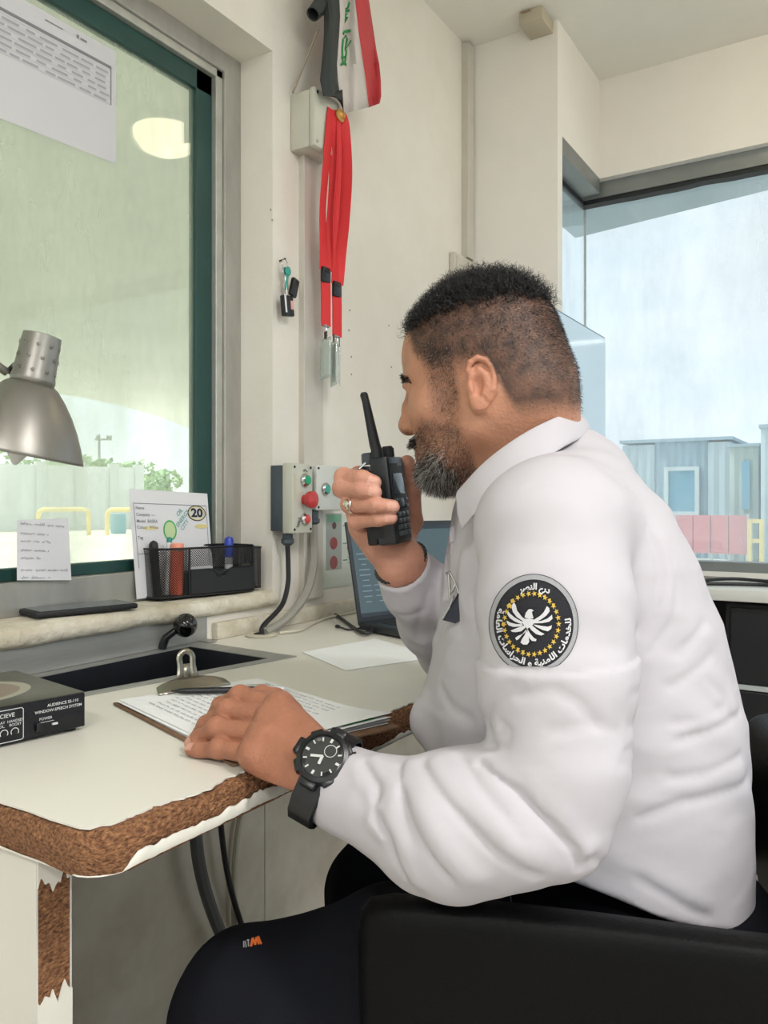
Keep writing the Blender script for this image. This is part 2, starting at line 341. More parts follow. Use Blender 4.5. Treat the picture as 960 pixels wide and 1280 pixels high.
# trees behind the wall
M_leaf = pm('hazy_leaf_green', (176, 206, 160), .8, var=(.8, .35)); M_bark = pm('bark', (120, 104, 84), .9)  # leaf colour lightened so the haze is in it
def tree(px, top, D, rad, label, seed):
    rd = random.Random(seed); b_ = at(px, 630, D); b_.z = GZ; topz = HC+(630-top)/FPX*D
    t = thing('tree', b_, label, 'tree', None); cz = topz-rad*.75
    MB().tube([b_, b_+Vector((.1, 0, cz*.5)), b_+Vector((.2, .1, cz))], [.22, .17, .09], 8).build('trunk', M_bark, t)
    m = MB()
    lobes = [Vector((rd.uniform(-.75, .75), rd.uniform(-.75, .75), rd.uniform(-.5, .5))) for _ in range(9)]
    for i in range(1500):
        lb = lobes[rd.randrange(9)]; dv = Vector((rd.gauss(0, 1), rd.gauss(0, 1), rd.gauss(0, 1))).normalized()*rd.uniform(.75, 1.)*.5
        c = b_+Vector((0, 0, cz-b_.z))+Vector(((lb.x+dv.x)*rad, (lb.y+dv.y)*rad, (lb.z+dv.z)*rad*.75)); s_ = rd.uniform(.12, .26)
        a_ = Vector((rd.gauss(0, 1), rd.gauss(0, 1), rd.gauss(0, 1))).normalized()*s_; b2 = a_.orthogonal().normalized()*s_*.6
        v = [m.bm.verts.new(c+k) for k in (a_, b2, -a_, -b2)]; m.bm.faces.new(v)
    m.build('crown', M_leaf, t, 0, norm=False)
tree(30, 556, 52, 4.2, 'hazy green tree over the boundary wall, hidden mostly by the lamp shade', 1)
tree(98, 549, 50, 3.4, 'hazy green tree behind the boundary wall, right below the canopy edge', 2)
tree(140, 566, 52, 2.6, 'low hazy green tree behind the wall in front of the utility pole', 3)
tree(180, 584, 58, 2.2, 'small pale tree past the end of the boundary wall', 5)
# site cabins seen through the end window
M_cab = pm('cabin_panel', (186, 204, 210), .8, var=(1.2, .12), stretch=(1, 1, .25)); M_cab2 = pm('cabin_panel_dark', (160, 182, 194), .8, var=(1.2, .1), stretch=(1, 1, .25))  # panel colours lightened to carry the outdoor haze
M_cabtrim = pm('cabin_trim', (205, 216, 216), .7); M_cwin = pm('cabin_window', (118, 168, 190), .15)
cb = thing('site_cabin', (-3.0, 19, GZ), 'pale blue grey portable cabin with a square window', 'cabin')
def pxX(px, y):
    k = (px-480)/FPX; D = y/(CS+SN*k); return CX-SN*D+CS*k*D
y = 19.0; xs = [pxX(p, y) for p in (778, 818, 885, 910)]; ct = 2.42
def corr(m, x0, x1, y0, z0, z1, dep):
    n = max(2, int((x1-x0)/.16)); A_ = []; 
    for i in range(n*2+1):
        x = x0+(x1-x0)*i/(n*2); A_.append((x, y0-(.03 if (i//1) % 2 else 0)))
    m.strip([(a, b_, z0) for a, b_ in A_], [(a, b_, z1) for a, b_ in A_]); m.b(x0, x1, y0+.005, y0+dep, z0, z1)
m = MB(); corr(m, xs[0], xs[1], y, GZ, ct-.05, 2.4); m.build('end_panel', M_cab, cb, 0)
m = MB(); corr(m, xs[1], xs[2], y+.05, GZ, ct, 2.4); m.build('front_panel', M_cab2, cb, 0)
m = MB(); corr(m, xs[2], xs[3]+.05, y, GZ, ct-.04, 2.4); m.build('door_panel', M_cab, cb, 0)
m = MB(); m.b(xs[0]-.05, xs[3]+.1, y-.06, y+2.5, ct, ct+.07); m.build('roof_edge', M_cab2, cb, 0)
wx0, wx1 = pxX(836, y), pxX(869, y); m = MB(); zA, zB = .84, 1.76
for q in ((wx0-.09, wx0, zA-.09, zB+.09), (wx1, wx1+.09, zA-.09, zB+.09), (wx0, wx1, zB, zB+.09), (wx0, wx1, zA-.09, zA)): m.b(q[0], q[1], y-.06, y+.02, q[2], q[3])
wfo = m.build('window_frame', M_cabtrim, cb, 0); MB().b(wx0, wx1, y-.02, y+.0, zA, zB).build('window_pane', M_cwin, wfo, 0)
m = MB(); m.b(xs[0], xs[3], y-.09, y-.03, .55, .75); m.build('skirt_rail', M_cabtrim, cb, 0)
cb2 = thing('site_cabin', (pxX(930, 18.2), 18.2, GZ), 'greenish portable cabin with a narrow doorway beside the windowed cabin', 'cabin')
xa, xb = pxX(912, 18.2), pxX(948, 18.2); m = MB(); corr(m, xa, xb, 18.2, GZ, 2.2, 2.2); m.build('front_panel', pm('cabin_green', (178, 194, 188), .8, var=(1.2, .12)), cb2, 0)
MB().b(pxX(928, 18.2), pxX(938, 18.2), 18.12, 18.165, .9, 1.9).build('window_pane', M_cwin, cb2, 0)
MB().b(xa-.03, xb+.03, 18.1, 20.4, 2.2, 2.26).build('roof_edge', M_cab2, cb2, 0)
xc = pxX(951, 17.4)
ct_ = thing('shipping_container', (xc, 17.4, GZ), 'tall pale blue container standing to the right of the cabins', 'container')
m = MB(); corr(m, xc, xc+2.4, 17.4, GZ, 2.5, 5); m.build('side_panel', M_cab, ct_, 0)
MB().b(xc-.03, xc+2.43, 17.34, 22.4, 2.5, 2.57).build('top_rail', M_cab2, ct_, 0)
rb = thing('barrier_panel', (pxX(895, 17.6), 17.6, GZ), 'hazy red hoarding in front of the pale cabins', 'barrier')
x0, x1 = pxX(845, 17.6), pxX(934, 17.6); M_red = pm('hazy_red', (222, 150, 152), .8, var=(2, .12))  # red turned pinkish, haze put into the colour
n = 4
for i in range(n): MB().b(x0+(x1-x0)*i/n+.01, x0+(x1-x0)*(i+1)/n-.01, 17.58, 17.62, .0, .78).build('board', M_red, rb, 0)
for i in range(n+1): MB().b(x0+(x1-x0)*i/n-.03, x0+(x1-x0)*i/n+.03, 17.62, 17.68, GZ, .8).build('post', M_cabtrim, rb, 0)
yf = thing('safety_rail', (pxX(944, 17), 17, GZ), 'pale yellow safety rail at the end of the red hoarding', 'rail')
xa, xb = pxX(937, 17), pxX(952, 17)
for x in (xa, xb): MB().b(x-.04, x+.04, 16.96, 17.04, GZ, .72).build('post', M_yel, yf, 0)
for z in (.68, .3): MB().b(xa, xb, 16.97, 17.03, z-.04, z+.04).build('rail', M_yel, yf, 0)
# ------------------------------------------------------------------ desk
M_lam = pm('white_laminate', (226, 223, 212), .32, var=(5, .05), bump=(30, .02))
M_panelw = pm('panel_laminate', (216, 213, 204), .45, var=(6, .07))
M_chip = pm('chipboard', (176, 126, 86), .95, var=(330, .5), col2=(98, 60, 38), bump=(300, .9), stretch=(1, .6, 1.2))
DZ = .75; XF = .582; Y0 = .412; YE = 2.255
desk = thing('desk', (.3, 1.3, 0), 'white laminate desk under the window with chipped brown chipboard edges', 'desk')
rd = random.Random(7)
path = [(.004+.0318*i, Y0, 0, -1) for i in range(17)]
for j in range(7): a = -math.pi/2+j*math.pi/12; path.append((.541+.041*math.cos(a), Y0+.041+.041*math.sin(a), math.cos(a), math.sin(a)))
n_front = 420
path += [(XF, Y0+.041+(YE-Y0-.041)*i/n_front, 1, 0) for i in range(1, n_front+1)]
arc = [0]
for a, b_ in zip(path, path[1:]): arc.append(arc[-1]+math.hypot(a[0]-b_[0], a[1]-b_[1]))
def jag(sv, seed, amp, base, f1=14, f2=70, f3=240):
    v = base+amp*(mnoise.noise(Vector((sv*f1, seed, 0)))+.5*mnoise.noise(Vector((sv*f2, seed, 4)))+.35*mnoise.noise(Vector((sv*f3, seed, 9))))
    return v
NOSE = [(.040, .0), (.020, .0), (.010, -.0005), (.004, -.003), (.001, -.008), (0, -.016), (.001, -.024), (.003, -.032), (.006, -.038), (.014, -.040), (.05, -.040)]
m = MB(); R = []
for (x, y, nx, ny), sv in zip(path, arc):
    row = []
    for k, (ins, dz) in enumerate(NOSE):
        d = .0016*mnoise.noise(Vector((sv*150, k*1.7, 2)))+.0022*mnoise.noise(Vector((sv*35, k*.7, 5)))
        row.append((x-nx*(ins+.0022-d*(1 if 1 < k < 8 else 0)), y-ny*(ins+.0022-d), DZ-.0016+dz+(.0 if k < 3 else d*.3)))
    R.append(row)
m.rows(R); m.build('edge_core', M_chip, desk, .5)
# top sheet with a ragged front and a cut-out for the tray
HOLE = [(.010, .66), (.170, .665), (.236, 1.062), (.010, 1.078)]
def top_ins(sv):
    fr = max(0, min(1, (sv-.62)/.55)); base = .013-.004*fr
    if sv < .56: base = .009
    if .56 < sv < .66: base = .016
    return max(.002, jag(sv, 1, .009, base))
m = MB(); bm = m.bm
outl = [(x-nx*top_ins(sv), y-ny*top_ins(sv)) for (x, y, nx, ny), sv in zip(path, arc)]
outl[0] = (.002, outl[0][1]); outl += [(.002, YE)]
vo = [bm.verts.new((x, y, DZ)) for x, y in outl]; vh = [bm.verts.new((x, y, DZ)) for x, y in HOLE]
ed = [bm.edges.new((vo[i], vo[(i+1) % len(vo)])) for i in range(len(vo))]+[bm.edges.new((vh[i], vh[(i+1) % 4])) for i in range(4)]
bmesh.ops.triangle_fill(bm, edges=ed, use_beauty=True)
for ring in (vo, vh):
    lo = [bm.verts.new((v.co.x, v.co.y, DZ-.0016)) for v in ring]
    for i in range(len(ring)): k = (i+1) % len(ring); bm.faces.new((ring[i], ring[k], lo[k], lo[i]))
top = m.build('worktop', M_lam, desk, .5)
m = MB()                                            # core walls seen inside the cut-out, underside
for i in range(4): a, b_ = HOLE[i], HOLE[(i+1) % 4]; m.strip([(a[0], a[1], DZ), (b_[0], b_[1], DZ)], [(a[0], a[1], DZ-.04), (b_[0], b_[1], DZ-.04)])
m.build('cutout_edge', M_chip, desk, 0)
m = MB(); bm = m.bm
vo = [bm.verts.new((x, y, DZ-.0395)) for x, y in ((.002, Y0+.01), (.535, Y0+.012), (.572, Y0+.05), (.572, YE), (.002, YE))]; vh = [bm.verts.new((x, y, DZ-.0395)) for x, y in HOLE]
ed = [bm.edges.new((vo[i], vo[(i+1) % 5])) for i in range(5)]+[bm.edges.new((vh[i], vh[(i+1) % 4])) for i in range(4)]
bmesh.ops.triangle_fill(bm, edges=ed, use_beauty=True); m.build('underside', M_panelw, desk, 0)
# strip of laminate still glued along the lower half of the edge
m = MB(); A = []; B = []; C = []
def nose_pt(p, tt, off):                            # tt 0..1 down the nose
    k = tt*(len(NOSE)-1); i = min(int(k), len(NOSE)-2); f_ = k-i; ins = NOSE[i][0]*(1-f_)+NOSE[i+1][0]*f_; dz = NOSE[i][1]*(1-f_)+NOSE[i+1][1]*f_
    return (p[0]-p[2]*(ins-off), p[1]-p[3]*(ins-off), DZ+dz)
for p, sv in zip(path, arc):
    base = .70 if sv > .9 else .76
    if sv < .50: base = .74
    if .50 <= sv < .60: base = .82
    if .60 <= sv < .90: base = .58
    t0 = max(.3, min(.9, jag(sv, 3, .10, base)))
    A.append(nose_pt(p, t0, .0010)); B.append(nose_pt(p, (t0+.9)/2, .0012)); C.append(nose_pt(p, .92, .0004))
m.rows([A, B, C]); m.build('edge_laminate', M_lam, desk, .8, solid=.0012)
# end panel with its torn front edge
px0 = .49; py0 = onx(47, 1180, px0).y; py1 = onx(90, 1180, px0).y
MB().b(.004, px0-.0015, py0+.001, py1-.001, 0, DZ-.04).build('panel_core', M_chip, desk, 0)
m = MB(); m.b(.004, px0-.001, py0-.0005, py0+.0012, 0, DZ-.04); m.b(.004, px0-.001, py1-.0012, py1+.0005, 0, DZ-.04); m.build('end_panel', M_panelw, desk, 0)
def torn(zlo, zhi, top_r, bot_r, seed):
    n = 14; T_ = [(px0, py0+(py1-py0)*i/n, zhi+(jag(i*.03, seed, .012, 0) if top_r else 0)) for i in range(n+1)]
    B_ = [(px0, py0+(py1-py0)*i/n, zlo+(jag(i*.03, seed+3, .016, 0) if bot_r else 0)) for i in range(n+1)]
    return T_, B_
m = MB(); m.strip(*torn(.684, DZ-.039, False, True, 2)); m.strip(*torn(.0, .587, True, False, 8))
m.build('panel_edging', M_lam, desk, 0, solid=.0015)
R = []; m = MB()
for i in range(60):
    z = .56+.152*i/59; R.append([(px0-.002+.0016*mnoise.noise(Vector((z*120, k*3, 1))), py0+.001+(py1-py0-.002)*k/8, z) for k in range(9)])
m.rows(R); m.build('torn_edge', M_chip, desk, .5)
# far counter along the end window
M_counter = pm('counter_laminate', (222, 222, 216), .35)
fc = thing('counter', (1.5, 2.5, 0), 'white counter below the end window with cables lying on it', 'counter')
MB().b(.292, 2.88, 2.335, 2.662, .748, .78, bev=.004).build('worktop', M_counter, fc, .5)
MB().b(.292, 2.88, 2.645, 2.662, .0, .748).build('back_panel', M_dark, fc, 0)
MB().b(2.845, 2.88, 2.36, 2.64, 0, .748).build('end_panel', M_dark, fc, 0)
MB().b(.292, .325, 2.36, 2.64, 0, .748).build('end_panel', M_dark, fc, 0)
M_blackcab = pm('black_cabinet', (30, 31, 35), .45, var=(4, .2))
M_chrome = pm('chrome', (205, 205, 205), .2, 1.)
cab = thing('drawer_cabinet', (1.15, 2.5, 0), 'black drawer cabinet standing under the far white counter', 'cabinet')
MB().b(.72, 1.72, 2.40, 2.63, 0, .735, bev=.003).build('body', M_blackcab, cab, 0)
for z0_, z1_ in ((.52, .725), (.28, .50), (.03, .26)):
    for xa, xb in ((.735, 1.215), (1.225, 1.705)):
        d_ = MB().b(xa, xb, 2.385, 2.40, z0_, z1_, bev=.003).build('drawer', M_blackcab, cab, 0)
        MB().b((xa+xb)/2-.06, (xa+xb)/2+.06, 2.372, 2.385, z1_-.075, z1_-.06, bev=.003).build('handle', M_chrome, d_, .5)
MB().b(.735, 1.705, 2.388, 2.40, .503, .517).build('light_rail', pm('light_rail', (190, 196, 196), .4), cab, 0)
def cable(name, pts, r, mat, label, cat='cable', n=8, smooth_n=5):
    P_ = [Vector(p) for p in pts]; q = []
    for i in range(len(P_)-1):                       # Catmull-Rom
        p0 = P_[max(i-1, 0)]; p1 = P_[i]; p2 = P_[i+1]; p3 = P_[min(i+2, len(P_)-1)]
        for k in range(smooth_n):
            t_ = k/smooth_n; q.append(.5*((2*p1)+(p2-p0)*t_+(2*p0-5*p1+4*p2-p3)*t_*t_+(3*p1-p0-3*p2+p3)*t_**3))
    q.append(P_[-1]); o = MB().tube(q, r, n).build(name, mat)
    if label: tag(o, label, cat)
    return o
M_cable = pm('black_cable', (24, 25, 28), .5); M_greyc = pm('grey_conduit', (150, 147, 138), .55, bump=(90, .2)); M_palec = pm('pale_cable', (196, 190, 172), .6); M_dgrey = pm('dark_grey_hose', (92, 94, 96), .6)
cz = .786
cable('cable', [(.40, 2.40, cz), (.52, 2.50, cz), (.62, 2.46, cz), (.72, 2.56, cz+.004), (.86, 2.53, cz), (1.05, 2.50, cz), (1.4, 2.55, cz)], .005, M_cable, 'black cable looping along the far counter, nearest the window')
cable('cable', [(.5, 2.42, cz), (.64, 2.40, cz), (.75, 2.44, cz), (.83, 2.45, cz), (.95, 2.41, cz), (1.2, 2.43, cz)], .005, M_cable, 'black cable on the far counter, nearest its front edge')
cable('cable', [(.45, 2.60, cz), (.6, 2.62, cz), (.75, 2.60, cz), (1.0, 2.62, cz), (1.3, 2.6, cz)], .004, M_greyc, 'grey cable lying against the end window on the counter')
# monitor on the far counter, seen edge-on
M_bez = pm('monitor_bezel', (92, 112, 122), .4)
M_scr = pm('monitor_screen_sheen', (150, 168, 180), .05, spec=1., emit=((176, 204, 218), .30))  # pale colour and glow imitate sky reflected in the screen
mo = thing('monitor', (.36, 2.05, .75), 'flat screen monitor seen almost edge-on behind the head', 'monitor')
ya, yb, za, zb, xm = 1.80, 2.235, 1.185, 1.50, .40
yb = 2.36; ya = 1.84
MB().b(xm-.022, xm-.002, ya, yb, za, zb, bev=.003).build('housing', M_bez, mo, .5)
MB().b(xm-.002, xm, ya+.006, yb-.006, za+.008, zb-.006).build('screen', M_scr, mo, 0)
MB().b(xm-.05, xm-.022, 2.06, 2.12, .95, 1.3, bev=.004).build('neck', M_dark, mo, .5)
m = MB(); m.b(xm-.06, xm-.02, 2.07, 2.11, .752, .97, bev=.004); m.build('column', M_dark, mo, .5)
MB().b(.305, .52, 1.99, 2.19, .7505, .762, bev=.003).build('base', M_dark, mo, .5)
# cables under the desk against the wall
Yc = lambda px, py, x: tuple(onx(px, py, x))
cable('hose', [Yc(243, 985, .045), Yc(244, 1030, .05), Yc(249, 1080, .05), Yc(262, 1130, .05), Yc(285, 1185, .05), Yc(330, 1260, .05)], .0115, M_dgrey, 'thick dark grey hose hanging under the desk', 'hose')
cable('cable', [Yc(273, 970, .03), Yc(276, 1030, .035), Yc(284, 1090, .035), Yc(300, 1150, .035), Yc(330, 1230, .035)], .0055, M_cable, 'thin black cable hanging under the desk beside the grey hose')
cable('cable', [Yc(318, 965, .02), Yc(303, 1010, .02), Yc(295, 1060, .02), Yc(293, 1110, .02), Yc(293, 1200, .02)], .006, M_palec, 'pale cream cable hanging under the desk near the wall seam')
cable('cable', [Yc(-8, 1180, .33), Yc(2, 1215, .33), Yc(6, 1250, .33), Yc(4, 1300, .33)], .004, M_palec, None)
bpy.data.objects.remove(COL.objects[-1])
# lower wall lining: board joints under the desk
mm = MB(); y_ = onx(331, 1080, 0.006).y
mm.b(0, .006, .43, y_-.0012, .0, .70); mm.b(0, .006, y_+.0012, 2.25, .0, .70)
M_under = pm('lining_board', (226, 220, 206), .8, var=(7, .16), bump=(50, .06), col2=(204, 195, 178))
struct(mm.build('baseboard_left', M_under, smooth=0))
# ------------------------------------------------------------------ transfer tray let into the desk
M_steel = pm('brushed_steel', (176, 176, 172), .42, .45, var=(40, .25), stretch=(1, .06, 1))
M_trayin = pm('tray_inside', (36, 38, 44), .4, .3, var=(14, .3))
M_black = pm('black_plastic', (22, 23, 26), .35); M_blackm = pm('black_matte', (26, 27, 30), .6); M_gloss = pm('gloss_black', (12, 12, 14), .08, coat=.5)
tr = thing('transfer_tray', (.12, .9, DZ), 'sunken black transfer tray with a steel rim in the desk under the window', 'tray')
HO = [(.003, .655), (.172, .655), (.250, 1.085), (.003, 1.103)]; HI = [(.026, .68), (.158, .68), (.222, 1.045), (.026, 1.058)]
m = MB(); zt = DZ+.0018
for i in range(4):
    k = (i+1) % 4; m.prism([(*HO[i], DZ+.0003), (*HO[k], DZ+.0003), (*HI[k], DZ+.0003), (*HI[i], DZ+.0003)], (0, 0, 1), .0016)
m.build('rim', M_steel, tr, 0)
m = MB(); bz = DZ-.085; inn = [(.028, .68), (.15, .68), (.21, 1.035), (.028, 1.045)]
m.strip([(*p, DZ+.0006) for p in HI+HI[:1]], [(*p, bz) for p in inn+inn[:1]]); bv = [m.bm.verts.new((*p, bz)) for p in inn]; m.bm.faces.new(bv)
m.build('basin', M_trayin, tr, 0, solid=.001)
m = MB(); m.cyl((.02, .75, DZ-.02), (.19, .83, DZ-.03), .004); m.build('hinge_rod', M_blackm, tr, .5)
MB().b(.0005, .0035, .40, 1.125, DZ+.003, .8).build('back_plate', M_steel, tr, 0)
MB().b(.0035, .030, 1.10, 1.125, DZ+.002, DZ+.004).build('bracket', M_steel, tr, 0)
kc = at(217, 780, 1.46); kp = Vector((.035, kc.y, kc.z))
lv = MB().tube([(.006, kp.y-.028, DZ+.004), (.014, kp.y-.026, kp.z-.02), (.024, kp.y-.012, kp.z-.008), kp], [.008, .007, .006, .005], 10).build('lever', M_black, tr, .7)
MB().ball(kp, .0215, 24).build('knob', M_gloss, lv, 1.2)
# ------------------------------------------------------------------ intercom amplifier
M_amp = pm('worn_black_metal', (34, 36, 42), .42, .35, var=(16, .35), bump=(160, .12)); M_amptop = pm('worn_case_top', (112, 110, 100), .36, .55, var=(11, .35), col2=(74, 72, 66))
M_print = pm('white_print', (206, 208, 208), .6); M_stain = pm('stain', (150, 134, 122), .5, .3, var=(20, .15))
am = thing('intercom_amplifier', (.24, .5, DZ), 'worn black intercom amplifier with white lettering at the desk corner', 'amplifier')
c0 = Vector((.317, .607, DZ)); ua = Vector((-.17, -.985, 0)).normalized(); ub = Vector((-.985, .17, 0)).normalized(); ha = .043
def ap(a, b_, z): return c0+ua*a+ub*b_+Vector((0, 0, z))
Ra = Matrix((ua, ub, Vector((0, 0, 1)))).transposed()
if Ra.determinant() < 0: Ra = Matrix((-ua, ub, Vector((0, 0, 1)))).transposed()
MB().box(ap(.105, .09, .0045+(ha-.0045)/2), (.21, .18, ha-.0045), Ra, bev=.0015).build('case', M_amp, am, .5)
MB().box(ap(.105, .0905, ha+.0005), (.209, .178, .0016), Ra, bev=.0006).build('lid', M_amptop, am, .5)
for a in (.012, .198):
    for b_ in (.014, .166): MB().cyl(ap(a, b_, .0003), ap(a, b_, .006), .007, n=12).build('foot', M_blackm, am, .5)
ring = [ap(.105+.078*math.cos(t_), .088+.060*math.sin(t_), ha+.00145) for t_ in [2*math.pi*i/40 for i in range(40)]]
ring2 = [ap(.105+.066*math.cos(t_), .088+.050*math.sin(t_), ha+.00145) for t_ in [2*math.pi*i/40 for i in range(40)]]
m = MB(); m.strip(ring+ring[:1], ring2+ring2[:1]); m.build('stain_ring', pm('stain_ring', (172, 168, 152), .45, .3), am, 0)
m = MB(); m.bm.faces.new([m.bm.verts.new(p) for p in ring2]); m.build('stain', M_stain, am, 0)
def front_text(s, a, z, size, bold=.0):
    me = text_mesh(s, size, bold); m.add(me, frame_matrix(ap(a, -.0004, z), -ua, (0, 0, 1)))
m = MB()
front_text('AUDIENCE SS-110', .0265, .0362, .0046, .004); front_text('WINDOW-SPEECH SYSTEM', .0315, .0305, .0045, .004)
front_text('POWER', .0465, .0225, .0042, .003)
front_text('RECIEVE', .092, .0335, .0062, .004); front_text('AT-AY  HANDSET', .0865, .0268, .0040, .002); front_text('VOL.    BOOST', .0865, .0228, .0040, .002)
front_text('VOL.', .126, .0268, .004, .002); front_text('MIC', .120, .0105, .004, .002)
for a in (.0805, .0920, .1060, .1240):
    n = 20; pts = [ap(a+.0045*math.cos(t_), -.0004, .0150+.0045*math.sin(t_)) for t_ in [-.6+4.34*i/n for i in range(n+1)]]; pt2 = [ap(a+.0036*math.cos(t_), -.0004, .0150+.0036*math.sin(t_)) for t_ in [-.6+4.34*i/n for i in range(n+1)]]
    m.strip(pts, pt2)
bx = [(.071, .0065), (.071, .038), (.073, .0400), (.150, .0400), (.152, .038), (.152, .0065), (.150, .0050), (.073, .0050)]
bi = [(.0718, .0069), (.0718, .0376), (.0735, .0392), (.1495, .0392), (.1512, .0376), (.1512, .0069), (.1495, .0058), (.0735, .0058)]
m.strip([ap(a, -.0004, z) for a, z in bx+bx[:1]], [ap(a, -.0004, z) for a, z in bi+bi[:1]])
m.strip([ap(.037, -.0004, .0190), ap(.054, -.0004, .0190)], [ap(.037, -.0004, .0185), ap(.054, -.0004, .0185)])
m.build('lettering', M_print, am, 0)
MB().box(ap(.0555, -.0015, .0148), (.006, .006, .009), Ra, bev=.001).build('power_switch', M_black, am, .5)
MB().box(ap(.0365, -.0008, .0150), (.006, .003, .002), Ra).build('indicator', M_print, am, 0)
for a in (.0805, .0920, .1060, .1240): MB().cyl(ap(a, .001, .0150), ap(a, -.0022, .0150), .0026, n=14).build('dial', M_black, am, .5)
# ------------------------------------------------------------------ clipboard, sheets, pens
M_paper = pm('paper', (236, 238, 238), .7, var=(6, .03)); M_board = pm('hardboard', (128, 98, 74), .7, var=(60, .25)); M_ink = pm('blue_black_ink', (74, 84, 120), .7)
M_green = pm('green_print', (92, 182, 110), .7); M_brass = pm('dull_nickel', (166, 161, 148), .3, .95, var=(20, .2))
cA = Vector((.252, .700, 0)); cu = Vector((.945, -.325, 0)).normalized(); cv = Vector((.325, .945, 0)).normalized(); CW, CL = .217, .318
def cp(l, w_, z): return cA+cu*l+cv*w_+Vector((0, 0, DZ+z))
Rc = Matrix((cu, cv, Vector((0, 0, 1)))).transposed()
cl = thing('clipboard', cp(CL/2, CW/2, 0), 'brown clipboard holding written sheets under the left hand', 'clipboard')
MB().box(cp(CL/2, CW/2, .0022), (CL, CW, .003), Rc, bev=.0008).build('board', M_board, cl, .5)
rs = random.Random(3)
for k in range(4):
    off = (rs.uniform(-.003, .004), rs.uniform(-.002, .003)); zz = .0042+.0009*k; n = 14; R = []
    for i in range(n+1):
        l = .006+off[0]+.300*i/n; lift = .0035*max(0, (i/n-.62)/.38)**2*(k+.3)*.8
        R.append([cp(l, .004+off[1]+.206*j/3+(.002*k*i/n), zz+lift*(.25+.75*j/3)) for j in range(4)])
    m = MB(); m.rows(R); m.build('sheet', M_paper, cl, .5)
m = MB()
for i in range(19):
    w_ = .205-.0095*i
    if w_ < .02: break
    scribble(m, cp(.040+rs.uniform(0, .012), w_-.004, .0076), cu, cv, rs.uniform(.16, .232), .0032, rs)
m.build('handwriting', M_ink, cl, 0)['kind'] = 'stuff'
m = MB(); m.prism([cp(.262, .15, .0092), cp(.298, .15, .0104), cp(.298, .196, .0112), cp(.262, .196, .0098)], (0, 0, 1), .0002); m.build('green_mark', M_green, cl, 0)
# bulldog clip
m = MB(); n = 8
for sgn, w0, w1, z0, z1 in ((1, .052, .165, .0085, .0085),):
    m.rows([[cp(.018, .055+.105*i/n, .008) for i in range(n+1)], [cp(.012, .055+.105*i/n, .0105) for i in range(n+1)], [cp(.002, .058+.099*i/n, .014) for i in range(n+1)], [cp(-.004, .068+.079*i/n, .017) for i in range(n+1)], [cp(-.008, .086+.043*i/n, .020) for i in range(n+1)]])
m.build('clip_jaw', M_brass, cl, .9, solid=.0012)
m = MB(); R = []
ctr = .1075
tilt = Vector((0, 0, 1))*.98+cu*(-.18)
def hp(w_, h): return cp(-.008, ctr+w_, .018)+tilt*h
outer = [(-.019, 0), (-.015, .008), (-.0135, .018), (-.0138, .026)]+[(.0142*math.cos(a), .028+.0142*math.sin(a)) for a in [math.pi-math.pi*i/10 for i in range(11)]]+[(.0138, .026), (.0135, .018), (.015, .008), (.019, 0)]
inner = [(-.006, 0), (-.005, .008), (-.005, .016), (-.0055, .024)]+[(.0058*math.cos(a), .0285+.0058*math.sin(a)) for a in [math.pi-math.pi*i/10 for i in range(11)]]+[(.0055, .024), (.005, .016), (.005, .008), (.006, 0)]
m.strip([hp(*p) for p in outer], [hp(*p) for p in inner])
m.strip([hp(-.005, .001), hp(-.005, .021)], [hp(.005, .001), hp(.005, .021)])
m.build('clip_handle', M_brass, cl, .9, solid=.0016)
M_clear = pm('clear_plastic', (225, 230, 235), .15, spec=.6)
pe = thing('pen', cp(.05, .13, .01), 'black ballpoint pen lying across the clipboard below the metal clip', 'pen')
pa_ = at(214, 864, (HC-DZ-.0125)*FPX/234); pb_ = at(360, 861, (HC-DZ-.0125)*FPX/231)
pz_ = DZ+.0125
pa_.z = pb_.z = pz_
pd = (pb_-pa_).normalized(); 
MB().tube([pa_, pa_+pd*.012, pa_+pd*.02], [.0008, .0036, .0042], 10).build('tip', M_black, pe, .7)
MB().cyl(pa_+pd*.02, pa_+pd*.115, .0042, n=10).build('barrel', M_black, pe, .7)
MB().cyl(pa_+pd*.115, pa_+pd*.148, .0040, n=10).build('clear_end', M_clear, pe, .7, label='clear plastic end')
MB().tube([pa_+pd*.098+Vector((0, 0, .006)), pa_+pd*.13+Vector((0, 0, .0062))], .0012, 6).build('pocket_clip', M_chrome, pe, .7)
# loose sheet further along the desk
q = [onz(px, py, DZ) for px, py in ((378, 816), (432, 839), (548, 822), (470, 799))]
m = MB(); m.prism([(p.x, p.y, DZ+.0008) for p in q], (0, 0, 1), .0005); tag(m.build('paper_sheet', M_paper, smooth=0), 'blank white sheet lying on the desk before the laptop', 'paper')
# ------------------------------------------------------------------ phone on the sill
ph = thing('smartphone', (-.03, .87, .831), 'black smartphone lying face up on the window sill', 'phone')
pf = Vector((.22, .975, 0)).normalized(); pr = Vector((.975, -.22, 0)).normalized(); Rp = Matrix((pr, pf, Vector((0, 0, 1)))).transposed(); pc = Vector((-.040, .872, .8365))
MB().box(pc, (.078, .172, .009), Rp, bev=.003).build('case', M_blackm, ph, .6)
MB().box(pc+Vector((0, 0, .0046)), (.070, .158, .0008), Rp).build('screen', pm('phone_glass', (60, 64, 68), .06, spec=.8), ph, 0)
